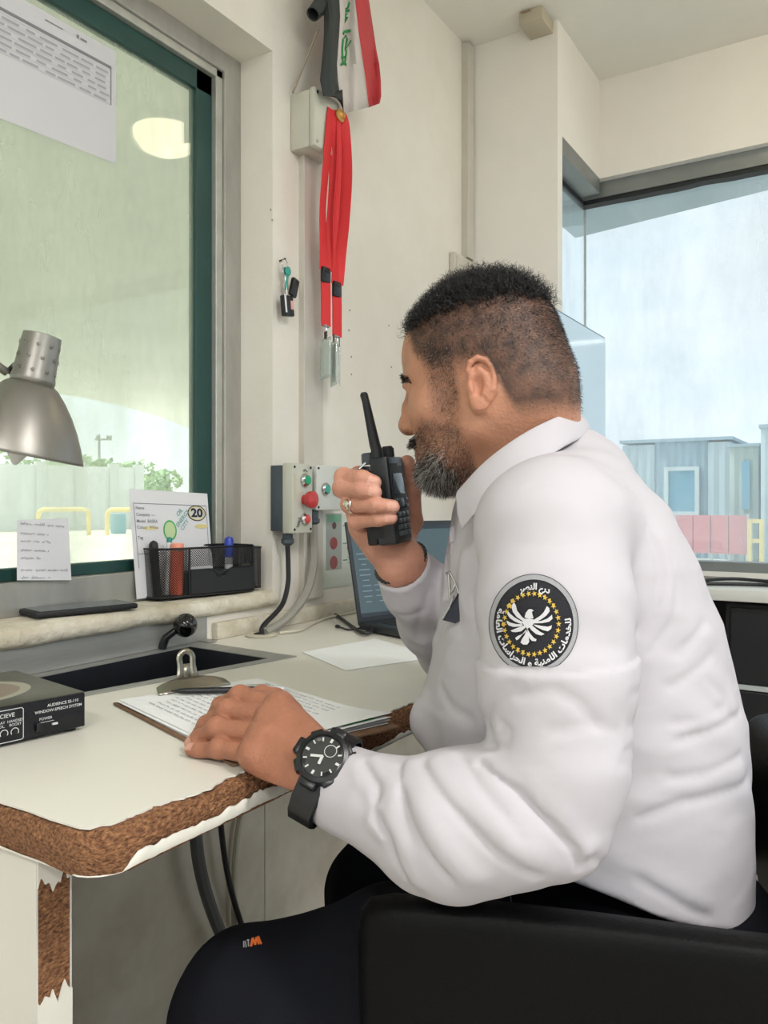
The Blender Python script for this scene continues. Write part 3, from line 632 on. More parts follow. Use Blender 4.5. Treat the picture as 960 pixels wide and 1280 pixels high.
# ------------------------------------------------------------------ mesh desk organiser with its pens
def mesh_mat(name, sc):
    m = bpy.data.materials.new(name); m.use_nodes = True; t = m.node_tree; b = t.nodes['Principled BSDF']; b.inputs['Base Color'].default_value = (.012, .012, .014, 1); b.inputs['Roughness'].default_value = .5; b.inputs['Metallic'].default_value = .3
    N = t.nodes.new; L = t.links.new; uv = N('ShaderNodeUVMap'); sp = N('ShaderNodeSeparateXYZ'); L(uv.outputs[0], sp.inputs[0])
    def mth(op, a, b_=None):
        n = N('ShaderNodeMath'); n.operation = op
        for k, v in ((0, a), (1, b_)):
            if v is None: continue
            if isinstance(v, (int, float)): n.inputs[k].default_value = v
            else: L(v, n.inputs[k])
        return n.outputs[0]
    a = mth('ADD', sp.outputs[0], sp.outputs[1]); c = mth('SUBTRACT', sp.outputs[0], sp.outputs[1])
    fa = mth('PINGPONG', mth('MULTIPLY', a, sc), 1.0); fc_ = mth('PINGPONG', mth('MULTIPLY', c, sc), 1.0)
    hole = mth('MULTIPLY', mth('GREATER_THAN', fa, .36), mth('GREATER_THAN', fc_, .36))
    tr_ = N('ShaderNodeBsdfTransparent'); mx = N('ShaderNodeMixShader'); L(hole, mx.inputs[0]); L(b.outputs[0], mx.inputs[1]); L(tr_.outputs[0], mx.inputs[2]); L(mx.outputs[0], t.nodes['Material Output'].inputs[0]); return m
M_mesh = mesh_mat('wire_mesh', 420.)
def uv_wall(name, pts, z0, z1, mat, parent):
    """upright mesh sheet along a polyline, with metric UVs for the wire pattern"""
    bm = bmesh.new(); uvl = bm.loops.layers.uv.new('UVMap'); d = [0]; pts = [Vector(p) for p in pts]
    for a, b_ in zip(pts, pts[1:]): d.append(d[-1]+(b_-a).length)
    lo = [bm.verts.new((p.x, p.y, z0)) for p in pts]; hi = [bm.verts.new((p.x, p.y, z1)) for p in pts]
    for i in range(len(pts)-1):
        f = bm.faces.new((lo[i], lo[i+1], hi[i+1], hi[i])); f.smooth = True
        for lp, (uu, vv) in zip(f.loops, ((d[i], z0), (d[i+1], z0), (d[i+1], z1), (d[i], z1))): lp[uvl].uv = (uu, vv)
    me = bpy.data.meshes.new(name); bmesh.ops.translate(bm, vec=-root_loc(parent), verts=bm.verts); bm.to_mesh(me); bm.free(); me.materials.append(mat); return link(name, me, parent)
oz = .8315; OH = .094
oc = Vector((-.020, 1.118, 0)); of = Vector((.40, .917, 0)).normalized(); od = Vector((-.917, .40, 0)).normalized()   # along the front, and back towards the glass
oc = onz(198, 751, oz); oc.z = 0
oe = at(306, 746, 1.48); 
of = Vector((.18, .984, 0)).normalized(); od = Vector((-.984, .18, 0)).normalized(); OL = .222; OD = .080
def op(a, b_, z=0.): return oc+of*a+od*b_+Vector((0, 0, z))
og = thing('desk_organiser', op(OL/2, OD/2, oz), 'black wire mesh desk organiser with a small drawer on the sill', 'organiser')
rr_ = .034
foot = [op(rr_-rr_*math.cos(a), rr_-rr_*math.sin(a)) for a in [math.pi/2-0-(math.pi/2)*i/8 for i in range(9)]][::-1]
plan = [op(rr_+.0, 0)] if False else []
plan = [op(rr_-rr_*math.sin(a), rr_-rr_*math.cos(a)) for a in [math.pi*.5*i/8 for i in range(9)]][::-1]     # left front corner, rounded
left = [op(0, OD-rr_)]+plan if False else [op(rr_, OD)]+[op(rr_-rr_*math.sin(a), OD-rr_+rr_*math.cos(a)) for a in [math.pi*.5*i/6 for i in range(1, 7)]]+plan
uv_wall('front_mesh', left+[op(OL*.30, 0)], oz+.004, oz+OH, M_mesh, og)
uv_wall('upper_mesh', [op(OL*.30, 0), op(OL*.99, 0)], oz+OH*.62, oz+OH, M_mesh, og)
uv_wall('side_mesh', [op(OL*.99, 0), op(OL, .004), op(OL, OD), op(rr_, OD)], oz+.004, oz+OH, M_mesh, og)
uv_wall('divider_mesh', [op(OL*.30, 0), op(OL*.30, OD)], oz+.004, oz+OH, M_mesh, og)
loop = left+[op(OL*.99, 0), op(OL, .004), op(OL, OD)]
m = MB(); m.tube([p+Vector((0, 0, oz+OH)) for p in loop+loop[:1]], .0022, 6, caps=False); m.build('rim', M_black, og, 1)
m = MB(); m.tube([p+Vector((0, 0, oz+.003)) for p in loop+loop[:1]], .0025, 6, caps=False); m.build('foot_rim', M_black, og, 1)
m = MB(); m.prism([p+Vector((0, 0, oz+.002)) for p in loop], (0, 0, 1), .0015); m.build('floor', M_black, og, 0)
for a, b_ in ((OL*.30, 0), (OL*.99, 0)): MB().cyl(op(a, b_-.001, oz+.002), op(a, b_-.001, oz+OH), .0022, n=8).build('post', M_black, og, 1)
m = MB(); A_ = [op(OL*.31, -.002, oz+.006), op(OL*.98, -.002, oz+.006)]
prof = [(.31, .56), (.50, .56), (.54, .54), (.60, .40), (.66, .40), (.72, .54), (.76, .56), (.98, .56)]
m.strip([op(OL*a, -.002, oz+OH*z) for a, z in prof], [op(OL*a, -.002, oz+.006) for a, z in prof]); dr = m.build('drawer', M_blackm, og, 0, solid=.0015)
m = MB(); m.tube([op(OL*a, -.003, oz+OH*z) for a, z in prof], .0014, 6); m.build('drawer_lip', M_black, dr, 1)
m = MB(); m.b(0, 0, 0, 0, 0, 0) if False else None; m.prism([op(OL*.31, .002, oz+.006), op(OL*.98, .002, oz+.006), op(OL*.98, OD-.004, oz+.006), op(OL*.31, OD-.004, oz+.006)], (0, 0, 1), .04); m.build('drawer_box', M_blackm, dr, 0)
# rear compartment with a round wire badge
r2 = [op(OL+.001, .012), op(OL+.030, .014), op(OL+.036, .03), op(OL+.036, OD), op(OL+.001, OD)]
uv_wall('pocket_mesh', r2, oz+.006, oz+OH*.94, M_mesh, og)
m = MB(); m.tube([p+Vector((0, 0, oz+OH*.94)) for p in r2], .002, 6); m.build('pocket_rim', M_black, og, 1)
m = MB(); m.prism([p+Vector((0, 0, oz+.004)) for p in r2], (0, 0, 1), .002); m.build('pocket_floor', M_black, og, 0)
# pens standing in it
def pen_thing(name, base, top, label, parts, cat):
    t_ = thing(name, base, label, cat); ax = (Vector(top)-Vector(base)); L_ = ax.length
    for nm, prof, mt in parts: MB().lathe([(r, h*L_) for r, h in prof], base, ax, n=16).build(nm, mt, t_, .7)
    return t_
M_orange = pm('orange_marker', (252, 112, 72), .45, emit=None); M_peach = pm('peach_cap', (250, 160, 138), .4); M_blue = pm('blue_cap', (36, 60, 170), .3); M_teal = pm('teal_cap', (44, 140, 130), .4); M_clearpen = pm('clear_barrel', (222, 228, 228), .12, spec=.6)
zb = oz+.005
pen_thing('marker_pen', op(.018, .032, zb), op(.014, .040, oz+.110), 'black marker pen standing in the mesh organiser, leftmost of its pens', [('barrel', [(0, 0), (.0075, .002), (.0078, .60)], M_black), ('cap', [(.0078, .60), (.0085, .61), (.0085, .93), (.006, .97), (0, 1)], M_blackm)], 'pen')
pen_thing('ballpoint_pen', op(.030, .020, zb), op(.043, .030, oz+.116), 'clear ballpoint pen with a teal end standing between two markers', [('barrel', [(0, 0), (.0045, .02), (.0046, .90)], M_clearpen), ('end_cap', [(.0046, .90), (.0052, .905), (.005, .98), (0, 1)], M_teal)], 'pen')
pen_thing('highlighter', op(.046, .012, zb), op(.051, .016, oz+.104), 'fat orange highlighter with a peach cap in the mesh organiser', [('barrel', [(0, 0), (.0115, .01), (.0125, .1), (.0125, .84)], M_orange), ('cap', [(.0125, .84), (.0128, .845), (.0122, .985), (.010, 1.0), (0, 1.0)], M_peach)], 'pen')
pen_thing('marker_pen', op(.192, .045, zb), op(.194, .045, oz+.112), 'blue capped marker standing at the right end of the organiser', [('barrel', [(0, 0), (.008, .002), (.008, .60)], pm('white_barrel', (210, 212, 214), .4)), ('cap', [(.008, .60), (.0095, .61), (.0095, .92), (.007, .98), (0, 1)], M_blue)], 'pen')
# ------------------------------------------------------------------ papers in the window
M_card = pm('card_paper', (226, 226, 230), .7); M_pr = pm('grey_print', (120, 124, 130), .7); M_prd = pm('dark_print', (44, 46, 50), .7); M_yel2 = pm('yellow_print', (226, 212, 150), .7)
xg = -.086
q = [Vector(onx(161, 611, -.1025)), Vector(onx(259, 617, -.1025)), Vector(onx(268, 735, -.077)), Vector(onx(171, 740, -.077))]
q[2].z = q[3].z = .834
pc_ = thing('pass_card', ((q[2]+q[3])/2), 'printed pass card marked 20 leaning in the window behind the organiser', 'card')
nn_ = (q[1]-q[0]).cross(q[3]-q[0]).normalized()
if nn_.x < 0: nn_ = -nn_
m = MB(); m.prism(q, -nn_, .0006); m.build('card', M_card, pc_, 0)
eu = (q[1]-q[0]).normalized(); ev = (q[0]-q[3]).normalized(); cwid = (q[1]-q[0]).length; chei = (q[0]-q[3]).length
def cpt(a, b_, off=.0005):
    b_ = .235+b_*.765
    return q[3]+(q[2]-q[3])*a*(1-b_)+(q[1]-q[0])*a*b_+(q[0]-q[3])*b_+nn_*off
def line(m, p, q_, th=.0012):
    d = (q_-p).normalized(); s_ = d.cross(nn_)*th/2; m.strip([p-s_, q_-s_], [p+s_, q_+s_])
m = MB(); line(m, cpt(.04, .83), cpt(.97, .83)); line(m, cpt(.04, .83), cpt(.05, .05)); line(m, cpt(.97, .83), cpt(.955, .05)); line(m, cpt(.05, .22), cpt(.5, .22)); m.build('border', M_pr, pc_, 0)
m = MB(); me = text_mesh('20', .024, .012); Mx = frame_matrix(cpt(.83, .725, .0012), eu, ev) @ Matrix.Diagonal((1.35, 1, 1, 1)); m.add(me, Mx); m.build('number', M_prd, pc_, 0)
def oval(m, a, b_, ra, rb, k=.80, off=.0007):
    P1 = [cpt(a+ra*math.cos(t_), b_+rb*math.sin(t_), off) for t_ in [2*math.pi*i/32 for i in range(33)]]; P2 = [cpt(a+ra*k*math.cos(t_), b_+rb*k*math.sin(t_), off) for t_ in [2*math.pi*i/32 for i in range(33)]]; m.strip(P1, P2)
m = MB(); oval(m, .83, .725, .125, .105, .90); m.build('number_oval', M_prd, pc_, 0)
for a_, b_, ra_, rb_, k_ in ((.83, .725, .108, .09, .86), (.22, .53, .10, .02, 0), (.88, .55, .09, .03, 0)): m = MB(); oval(m, a_, b_, ra_, rb_, k_); m.build('yellow_tint', M_yel2, pc_, 0)
m = MB(); oval(m, .46, .50, .085, .13, .82); m.build('green_emblem', M_green, pc_, 0)
m = MB(); oval(m, .46, .50, .068, .105, 0); m.build('emblem_fill', pm('pale_lime', (198, 220, 168), .7), pc_, 0)
m = MB(); dg_ = (eu*.72+ev*.69).normalized(); dn_ = (ev*.72-eu*.69).normalized()
for s_, a, b_, mt in (('OIL', .60, .735, 0), ('ENERGY', .635, .655, 0), ('CITY', .655, .57, 0)): m.add(text_mesh(s_, .0125, .004), frame_matrix(cpt(a, b_, .0009), dg_, dn_))
m.build('emblem_lettering', pm('teal_print', (120, 178, 168), .7), pc_, 0)
m = MB(); rq = random.Random(8)
for b_, s_ in ((.775, 'Name'), (.695, 'Company ----'), (.615, 'Model  BASRA'), (.54, 'Colour  White'), (.415, 'Tag')):
    m.add(text_mesh(s_, .0085, .002, 'LEFT'), frame_matrix(cpt(.06, b_, .0008), eu, ev))
m.build('lettering', M_pr, pc_, 0)
# handwritten note
q2 = [Vector(onx(px, py, -.0865)) for px, py in ((21, 650), (85, 648), (86, 722), (18, 722))]
q2[2].z -= .004; q2[3].z -= .004
for v in q2[2:]: v.x = -.080
nt_ = thing('note', q2[3], 'small handwritten note stuck to the lower window frame', 'note')
m = MB(); m.prism(q2, (1, 0, 0), .0005); m.build('paper', M_card, nt_, 0)
m = MB(); rw = random.Random(12)
for b_, ln in ((.94, .9), (.78, .55), (.65, .6), (.5, .55), (.37, .4), (.17, .95), (.04, .6)):
    p = q2[3]+(q2[0]-q2[3])*b_+(q2[2]-q2[3])*.05+Vector((.0009+.0006, 0, 0)); scribble(m, p, q2[2]-q2[3], q2[0]-q2[3], (q2[2]-q2[3]).length*ln*.92, .0042, rw, .0006)
m.build('handwriting', pm('grey_ink', (118, 118, 130), .7), nt_, 0)['kind'] = 'stuff'
# printed sheet taped inside the top of the pane
q3 = [Vector(onx(px, py, -.114)) for px, py in ((145, 65), (145, 205), (-30, 136), (-30, -34))]
sh = thing('notice_sheet', q3[1], 'grey printed table sheet taped to the top of the window pane', 'notice')
m = MB(); m.prism(q3, (1, 0, 0), .0006); m.build('paper', pm('grey_paper', (204, 203, 206), .7), sh, 0)
W3 = (q3[3]-q3[0]); 
def spt(a, b_): return q3[0]+W3*(1-a)*1.0+(q3[1]-q3[0])*(1-b_)*1.0+((q3[2]-q3[1])-W3)*(1-a)*(1-b_)+Vector((.0012, 0, 0))
m = MB(); rz = random.Random(5)
def srect(a0, a1, b0, b1): m.strip([spt(a0, b0), spt(a1, b0)], [spt(a0, b1), spt(a1, b1)])
srect(-.2, .955, .82, .845); srect(.950, .958, .50, .845)
srect(.45, .58, .93, .94); srect(.68, .70, .93, .96); srect(.71, .76, .93, .95)
m.build('table_head', pm('table_head', (128, 128, 132), .7), sh, 0)
m = MB()
for r_ in range(6):
    b_ = .775-.05*r_; x_ = -.15
    while x_ < .93:
        wd_ = rz.uniform(.06, .13); srect(x_, min(x_+wd_, .94), b_-.012, b_+.008); x_ += wd_+rz.uniform(.015, .05)
for r_ in range(7): b_ = .80-.05*r_; srect(-.15, .95, b_-.001, b_+.001)
m.build('table_text', pm('table_text', (166, 166, 172), .7), sh, 0)
# dead leaf / scrap stuck on the glass
# ------------------------------------------------------------------ desk lamp
M_lamp = pm('lamp_metal', (146, 143, 136), .38, .75, var=(30, .12), stretch=(1, 1, .2)); M_lampin = pm('lamp_inside', (190, 190, 186), .4, .3); M_bulb = pm('frosted_bulb', (225, 226, 222), .4)
lc = at(22, 563, 1.07); lc.z = HC+(630-563)/FPX*1.07; ax = (Vector((0, 0, 1))*.965+Vector((CS, SN, 0))*.20+Vector((-SN, CS, 0))*.02).normalized()
lp = thing('desk_lamp', (.07, .45, DZ), 'silver metal desk lamp hanging its shade before the window', 'lamp')
MB().lathe([(.084, -.004), (.083, .0), (.077, .016), (.068, .036), (.057, .056), (.045, .073), (.034, .086), (.026, .092)], lc, ax, n=40).build('shade', M_lamp, lp, .9, solid=.0014)
MB().lathe([(.026, .090), (.0285, .094), (.0285, .098), (.0270, .102), (.0245, .152), (.0240, .156), (.015, .158), (0, .158)], lc, ax, n=32).build('socket_housing', M_lamp, lp, .7)
q = Vector((0, 0, 1)).rotation_difference(ax)
for hgt in (.108, .125, .142):
    for k in range(9):
        a = 2*math.pi*(k+.5*(hgt == .125))/9; r_ = .0272-(hgt-.10)*.05
        MB().lathe([(.0030, 0), (.0030, .0009), (.0014, .0012), (.0010, .0002), (0, .0001)], lc+q @ Vector((r_*math.cos(a), r_*math.sin(a), hgt)), q @ Vector((math.cos(a), math.sin(a), 0)), n=8).build('vent_eyelet', M_lamp, lp, .6)
MB().lathe([(.0, -.020), (.004, -.018), (.012, -.006), (.026, .012), (.030, .03), (.026, .05), (.014, .07), (.013, .09)], lc, ax, n=20).build('bulb', M_bulb, lp, 1.2)
jn = lc+q @ Vector((-.024, 0, .110)); el = Vector((.06, .60, 1.28)); bs = Vector((.07, .50, .80))
MB().tube([jn, jn+Vector((-.014, -.006, .004)), jn+Vector((-.02, -.012, -.006))], .004, 8).build('bracket', M_blackm, lp, .8)
MB().tube([jn+Vector((-.02, -.012, -.006)), Vector((.05, .44, 1.32))], .006, 8).build('arm', M_lamp, lp, .8)
MB().tube([Vector((.05, .44, 1.32)), Vector((.07, .45, .79))], .006, 8).build('arm', M_lamp, lp, .8)
MB().lathe([(0, 0), (.045, 0), (.045, .012), (.02, .02), (.012, .045), (0, .045)], (.07, .45, DZ+.0005), n=24).build('base', M_blackm, lp, .6)
# ------------------------------------------------------------------ things on the wall
M_greybox = pm('grey_switch_box', (198, 197, 184), .45, var=(9, .1)); M_greybox2 = pm('grey_switch_lid', (206, 208, 202), .4, var=(9, .05)); M_dgbox = pm('dark_grey_box', (70, 78, 86), .5, var=(8, .15))
M_gbtn = pm('green_button', (22, 150, 104), .3); M_rbtn = pm('red_button', (186, 58, 60), .35); M_rbtn2 = pm('red_push', (205, 62, 60), .3); M_tbtn = pm('teal_button', (60, 160, 142), .3)
def trunk(x0, x1, y0_, y1_, z0_, z1_, label):
    t_ = thing('cable_trunking', (x0, y0_, z0_), label, 'trunking'); MB().b(x0, x1-.006, y0_, y1_, z0_, z1_).build('channel', M_trunk, t_, 0); MB().b(x1-.006, x1, y0_-.001, y1_+.001, z0_, z1_, bev=.001).build('cover', M_trunk, t_, 0); return t_
trunk(.0005, .016, 1.412, 1.480, .80, 1.80, 'white cable trunking running down from the small wall box')
trunk(.0005, .022, 2.215, 2.255, 1.76, 2.415, 'narrow grey cable trunking in the wall corner up to the ceiling')
jb = thing('junction_box', (0, 2.2, 1.72), 'small cream cover box at the foot of the corner trunking', 'box')
MB().b(.0005, .02, 2.13, 2.256, 1.66, 1.755, bev=.003).build('box', M_trunk, jb, .5); MB().b(.02, .023, 2.14, 2.25, 1.67, 1.745, bev=.001).build('lid', M_trunk, jb, .5)
# upper wall box with its gold peg
ub_ = thing('wall_box', (0, 1.43, 1.83), 'cream square wall box with a round golden peg on it', 'box')
MB().b(.0005, .052, 1.381, 1.472, 1.776, 1.899, bev=.004).build('box', M_greybox, ub_, .5); MB().b(.052, .068, 1.379, 1.474, 1.774, 1.901, bev=.005).build('lid', M_greybox, ub_, .5)
for y_, z_ in ((1.388, 1.785), (1.388, 1.890), (1.465, 1.890), (1.465, 1.785)): MB().cyl((.067, y_, z_), (.0695, y_, z_), .004, n=10).build('screw', M_chrome, ub_, .5)
M_gold = pm('gold_disc', (196, 150, 84), .35, .6)
pg = Vector((.068, 1.452, 1.862)); MB().cyl(pg, pg+Vector((.016, 0, 0)), .008, n=16).lathe([(.0, .021), (.010, .021), (.0145, .018), (.0145, .014), (.010, .013)], pg, (1, 0, 0), n=20).lathe([(.007, .0205), (.0085, .023), (.0105, .0205)], pg, (1, 0, 0), n=20).build('peg', M_gold, ub_, .6, label='round golden peg')
# red lanyards over the peg
M_lany = pm('red_webbing', (214, 44, 48), .6, bump=(700, .25)); M_badge = pm('clear_holder', (200, 208, 208), .15, alpha=None); M_badgecard = pm('badge_card', (222, 226, 224), .5)
M_holder = glass_mat('badge_plastic', (.88, .92, .92), dust_haze=.25)
zt = 1.868
def lanyard(y_top, ya_, yb_, xo, zbk, zend, label, tw):
    t_ = thing('lanyard', (.08, y_top, zt), label, 'lanyard', None); wd = []; P_ = []
    for side, yy in ((-1, ya_), (1, yb_)):
        pts = [Vector((pg.x+xo, y_top, zt+.002)), Vector((pg.x+xo+.002*side, y_top+(yy-y_top)*.35, zt-.03)), Vector((pg.x+xo-.004, yy, zt-.12)), Vector((pg.x+xo-.012, yy+.002*side, zt-.22)), Vector((pg.x+xo-.016, (yy*.6+(ya_+yb_)/2*.4), zt-.30)), Vector((pg.x+xo-.018, (ya_+yb_)/2+.004*side, zbk+.012))]
        q = []
        for i in range(len(pts)-1):
            p0, p1, p2, p3 = pts[max(i-1, 0)], pts[i], pts[i+1], pts[min(i+2, len(pts)-1)]
            for k in range(5): t2 = k/5; q.append(.5*((2*p1)+(p2-p0)*t2+(2*p0-5*p1+4*p2-p3)*t2*t2+(3*p1-p0-3*p2+p3)*t2**3))
        q.append(pts[-1]); n_ = len(q)
        wdl = [Vector((math.sin(.35+tw*side*math.sin(i/n_*3.1)), math.cos(.35+tw*side*math.sin(i/n_*3.1)), 0)) for i in range(n_)]
        MB().ribbon(q, wdl, .027, .0013).build('strap', M_lany, t_, .8)
    yc = (ya_+yb_)/2; xx = pg.x+xo-.018
    MB().box((xx, yc, zbk), (.009, .028, .034), bev=.002).box((xx+.004, yc, zbk+.008), (.004, .018, .004), bev=.001).build('buckle', M_black, t_, .5)
    MB().ribbon([(xx, yc, zbk-.015), (xx, yc+.001, zbk-.04), (xx, yc+.001, zend)], (.3, 1, 0), .025, .003).build('strap_end', M_lany, t_, .8)
    hk = MB().tube([(xx, yc, zend+.004), (xx+.004, yc-.003, zend-.010), (xx+.004, yc, zend-.022), (xx, yc+.004, zend-.012), (xx, yc, zend)], .0016, 8).cyl((xx, yc-.009, zend), (xx, yc+.009, zend), .0035, n=10).build('hook', M_chrome, t_, .7)
    return t_, xx, yc
l1, x1_, yc1 = lanyard(1.436, 1.418, 1.452, .006, 1.512, 1.400, 'left red lanyard hanging from the golden peg with its black buckle higher', .5)
l2, x2_, yc2 = lanyard(1.458, 1.452, 1.486, .012, 1.487, 1.382, 'right red lanyard hanging from the golden peg, its straps twisting apart', .9)
def badge(t_, xx, yc, ztop, hgt, rot, wid=.052):
    Rb = Matrix.Rotation(rot, 3, 'Z'); c = Vector((xx, yc, ztop-hgt/2))
    h_ = MB().box(c, (.004, wid, hgt), Rb, bev=.001).build('badge_holder', M_holder, t_, .5)
    MB().box(c, (.0012, wid*.84, hgt*.84), Rb).build('badge_card', M_badgecard, h_, 0)
    MB().box(c+Vector((0, 0, hgt/2+.006)), (.002, .012, .018), Rb).build('badge_tab', M_black, h_, 0)
badge(l1, x1_+.003, yc1-.004, 1.372, .088, 1.05); badge(l1, x1_+.012, yc1+.014, 1.368, .098, .85); badge(l2, x2_+.004, yc2+.004, 1.362, .085, .6)
# keys on a nail
kx = .012; ky = 1.345; kz = onx(347, 325, .01).z
ks = thing('key_bunch', (.0, ky, kz), 'bunch of keys with black fobs hanging from a nail by the window', 'keys')
MB().cyl((0, ky, kz+.004), (.016, ky, kz+.007), .0018, n=8).build('nail', M_blackm, ks, .6)
MB().tube([(kx+.002, ky+.010*math.cos(a), kz-.006+.012*math.sin(a)) for a in [2*math.pi*i/16 for i in range(17)]], .0012, 6, caps=False).build('ring', M_chrome, ks, 1)
def key(o, rot, L_, mt, nm='key'):
    Rk = Matrix.Rotation(rot, 4, 'X'); m = MB(); M_ = Matrix.Translation(o) @ Rk; F = lambda y, z: M_ @ Vector((0, y, z))
    head = [F(.009*math.cos(a), -.010+.010*math.sin(a)) for a in [2*math.pi*i/14 for i in range(14)]]; m.prism(head, (1, 0, 0), .002)
    m.prism([F(-.003, -.018), F(.003, -.018), F(.003, -L_*.7), F(.0045, -L_*.75), F(.003, -L_*.82), F(.004, -L_*.9), F(0, -L_), F(-.003, -L_*.95)], (1, 0, 0), .002); return m.build(nm, mt, ks, .5)
key((kx+.004, ky-.003, kz-.012), .12, .050, M_chrome); key((kx+.007, ky+.006, kz-.010), -.18, .052, M_tbtn, 'key')['label'] = 'teal coated key'; key((kx+.002, ky+.001, kz-.012), -.04, .048, M_chrome)
MB().box((kx+.012, ky+.019, kz-.052), (.010, .022, .042), Matrix.Rotation(-.30, 3, 'X'), bev=.004).build('fob', M_black, ks, .5, label='black remote fob')
f2 = MB().box((kx+.010, ky-.001, kz-.095), (.011, .034, .044), Matrix.Rotation(.14, 3, 'X'), bev=.003).build('fob', M_black, ks, .5, label='black square fob with pale stickers')
MB().box((kx+.0162, ky+.008, kz-.092), (.0008, .009, .018), Matrix.Rotation(.14, 3, 'X')).build('sticker', pm('pink_sticker', (226, 168, 160), .6), f2, 0)
MB().box((kx+.0162, ky-.0135, kz-.092), (.0008, .005, .038), Matrix.Rotation(.14, 3, 'X')).build('sticker', M_card, f2, 0)
MB().tube([(kx+.004, ky, kz-.017), (kx+.007, ky-.002, kz-.045), (kx+.010, ky-.001, kz-.074)], .0014, 6).build('chain', M_chrome, ks, 1)
# push-button box
def pushbutton(parent, x, y, z, r, cap, bez=True, h=.008, nm='button'):
    b_ = None
    bo = MB().lathe([(r*1.45, 0), (r*1.45, .004), (r*1.25, .007), (r*1.05, .009), (r*1.02, .004)], (x, y, z), (1, 0, 0), n=24).build('bezel', M_chrome if bez else M_black, parent, .6)
    MB().lathe([(r, .002), (r, h*.85), (r*.9, h), (0, h*1.05)], (x, y, z), (1, 0, 0), n=24).build(nm, cap, bo, .7); return bo
cbx = thing('push_button_box', (0, 1.346, 1.02), 'grey push button box with green, mushroom and red buttons by the window', 'switch box')
MB().b(.0005, .034, 1.314, 1.379, .953, 1.091, bev=.002).build('back_box', M_dgbox, cbx, .5)
MB().b(.034, .061, 1.312, 1.381, .949, 1.095, bev=.003).build('lid', M_greybox, cbx, .5)
for y_, z_ in ((1.319, .957), (1.319, 1.087), (1.374, 1.087), (1.374, .957)): MB().cyl((.061, y_, z_), (.0622, y_, z_), .0028, n=10).build('screw', M_blackm, cbx, .5)
pushbutton(cbx, .061, 1.352, 1.060, .0100, M_gbtn, h=.012)
eb = MB().cyl((.061, 1.352, 1.019), (.072, 1.352, 1.019), .0105, n=20).build('stop_stem', M_rbtn, cbx, .6)
MB().lathe([(.0125, .010), (.0165, .012), (.0178, .018), (.0172, .025), (.012, .028), (0, .029)], (.061, 1.352, 1.019), (1, 0, 0), n=28).build('stop_button', M_rbtn, eb, .9)
pushbutton(cbx, .061, 1.352, .978, .0090, M_rbtn2, h=.011)
MB().box((.0615, 1.321, 1.045), (.0008, .008, .055)).build('label_strip', M_palec, cbx, 0)
m = MB(); rb_ = random.Random(2)
for k in range(5): scribble(m, Vector((.0616, 1.324+.003*k*.6, .963+.004*k)), (0, 1, 0), (0, 0, 1), .010, .004, rb_, .0011)
scribble(m, Vector((.0616, 1.346, 1.079)), (0, 1, 0), (0, 0, 1), .016, .0055, rb_, .0012); m.build('pen_marks', M_prd, cbx, 0)['kind'] = 'stuff'
gl1 = (.030, 1.335, .948)
MB().lathe([(.011, 0), (.011, -.010), (.0135, -.012), (.0135, -.020), (.008, -.025), (.005, -.026)], gl1, n=16).build('cable_gland', M_dgbox, cbx, .6)
cb2_ = thing('switch_box', (0, 1.45, 1.05), 'pale grey switch box with a teal button partly behind the raised hand', 'switch box')
MB().b(.0165, .040, 1.412, 1.520, .998, 1.093, bev=.002).build('back_box', M_greybox2, cb2_, .5); MB().b(.040, .050, 1.410, 1.522, .996, 1.095, bev=.003).build('lid', M_greybox2, cb2_, .5)
pushbutton(cb2_, .050, 1.440, 1.043, .0098, M_tbtn, h=.010); pushbutton(cb2_, .050, 1.482, 1.043, .0098, M_chrome, h=.010)
for y_, z_ in ((1.417, 1.003), (1.417, 1.088), (1.515, 1.088), (1.515, 1.003)): MB().cyl((.05, y_, z_), (.0512, y_, z_), .0028, n=10).build('screw', M_blackm, cb2_, .5)
MB().lathe([(.012, 0), (.012, -.018), (.015, -.02), (.015, -.028), (.009, -.032)], (.030, 1.424, .997), n=16).build('cable_gland', M_dgbox, cb2_, .6)
# cables down to the desk grommet
gm = onz(327, 795, DZ); gx, gy = gm.x, gm.y
tag(MB().lathe([(.016, .0004), (.030, .0004), (.032, .003), (.028, .005), (.016, .005)], (gx, gy, DZ), n=28).build('desk_grommet', M_palec, smooth=.8), 'cream plastic cable grommet ring set in the desk', 'grommet')
cable('cable', [(.030, 1.335, .922), (.031, 1.336, .88), (.036, 1.328, .84), (.042, 1.30, .80), (gx-.004, gy+.012, DZ+.02), (gx-.002, gy+.002, DZ+.004)], .0052, M_cable, 'black cable dropping from the push button box into the desk grommet')
cable('flexible_conduit', [(.030, 1.424, .965), (.031, 1.424, .93), (.040, 1.412, .88), (.052, 1.37, .82), (.056, 1.30, .775), (gx+.003, gy+.006, DZ+.006)], .0095, M_greyc, 'thick grey conduit curving from the pale switch box to the desk grommet', 'conduit')
cable('cable', [(gx+.02, gy+.03, DZ+.004), (.09, 1.30, DZ+.004), (.06, 1.38, DZ+.004), (.035, 1.47, DZ+.004), (.03, 1.62, DZ+.004)], .003, M_palec, 'thin cream cable lying along the wall from the desk grommet')
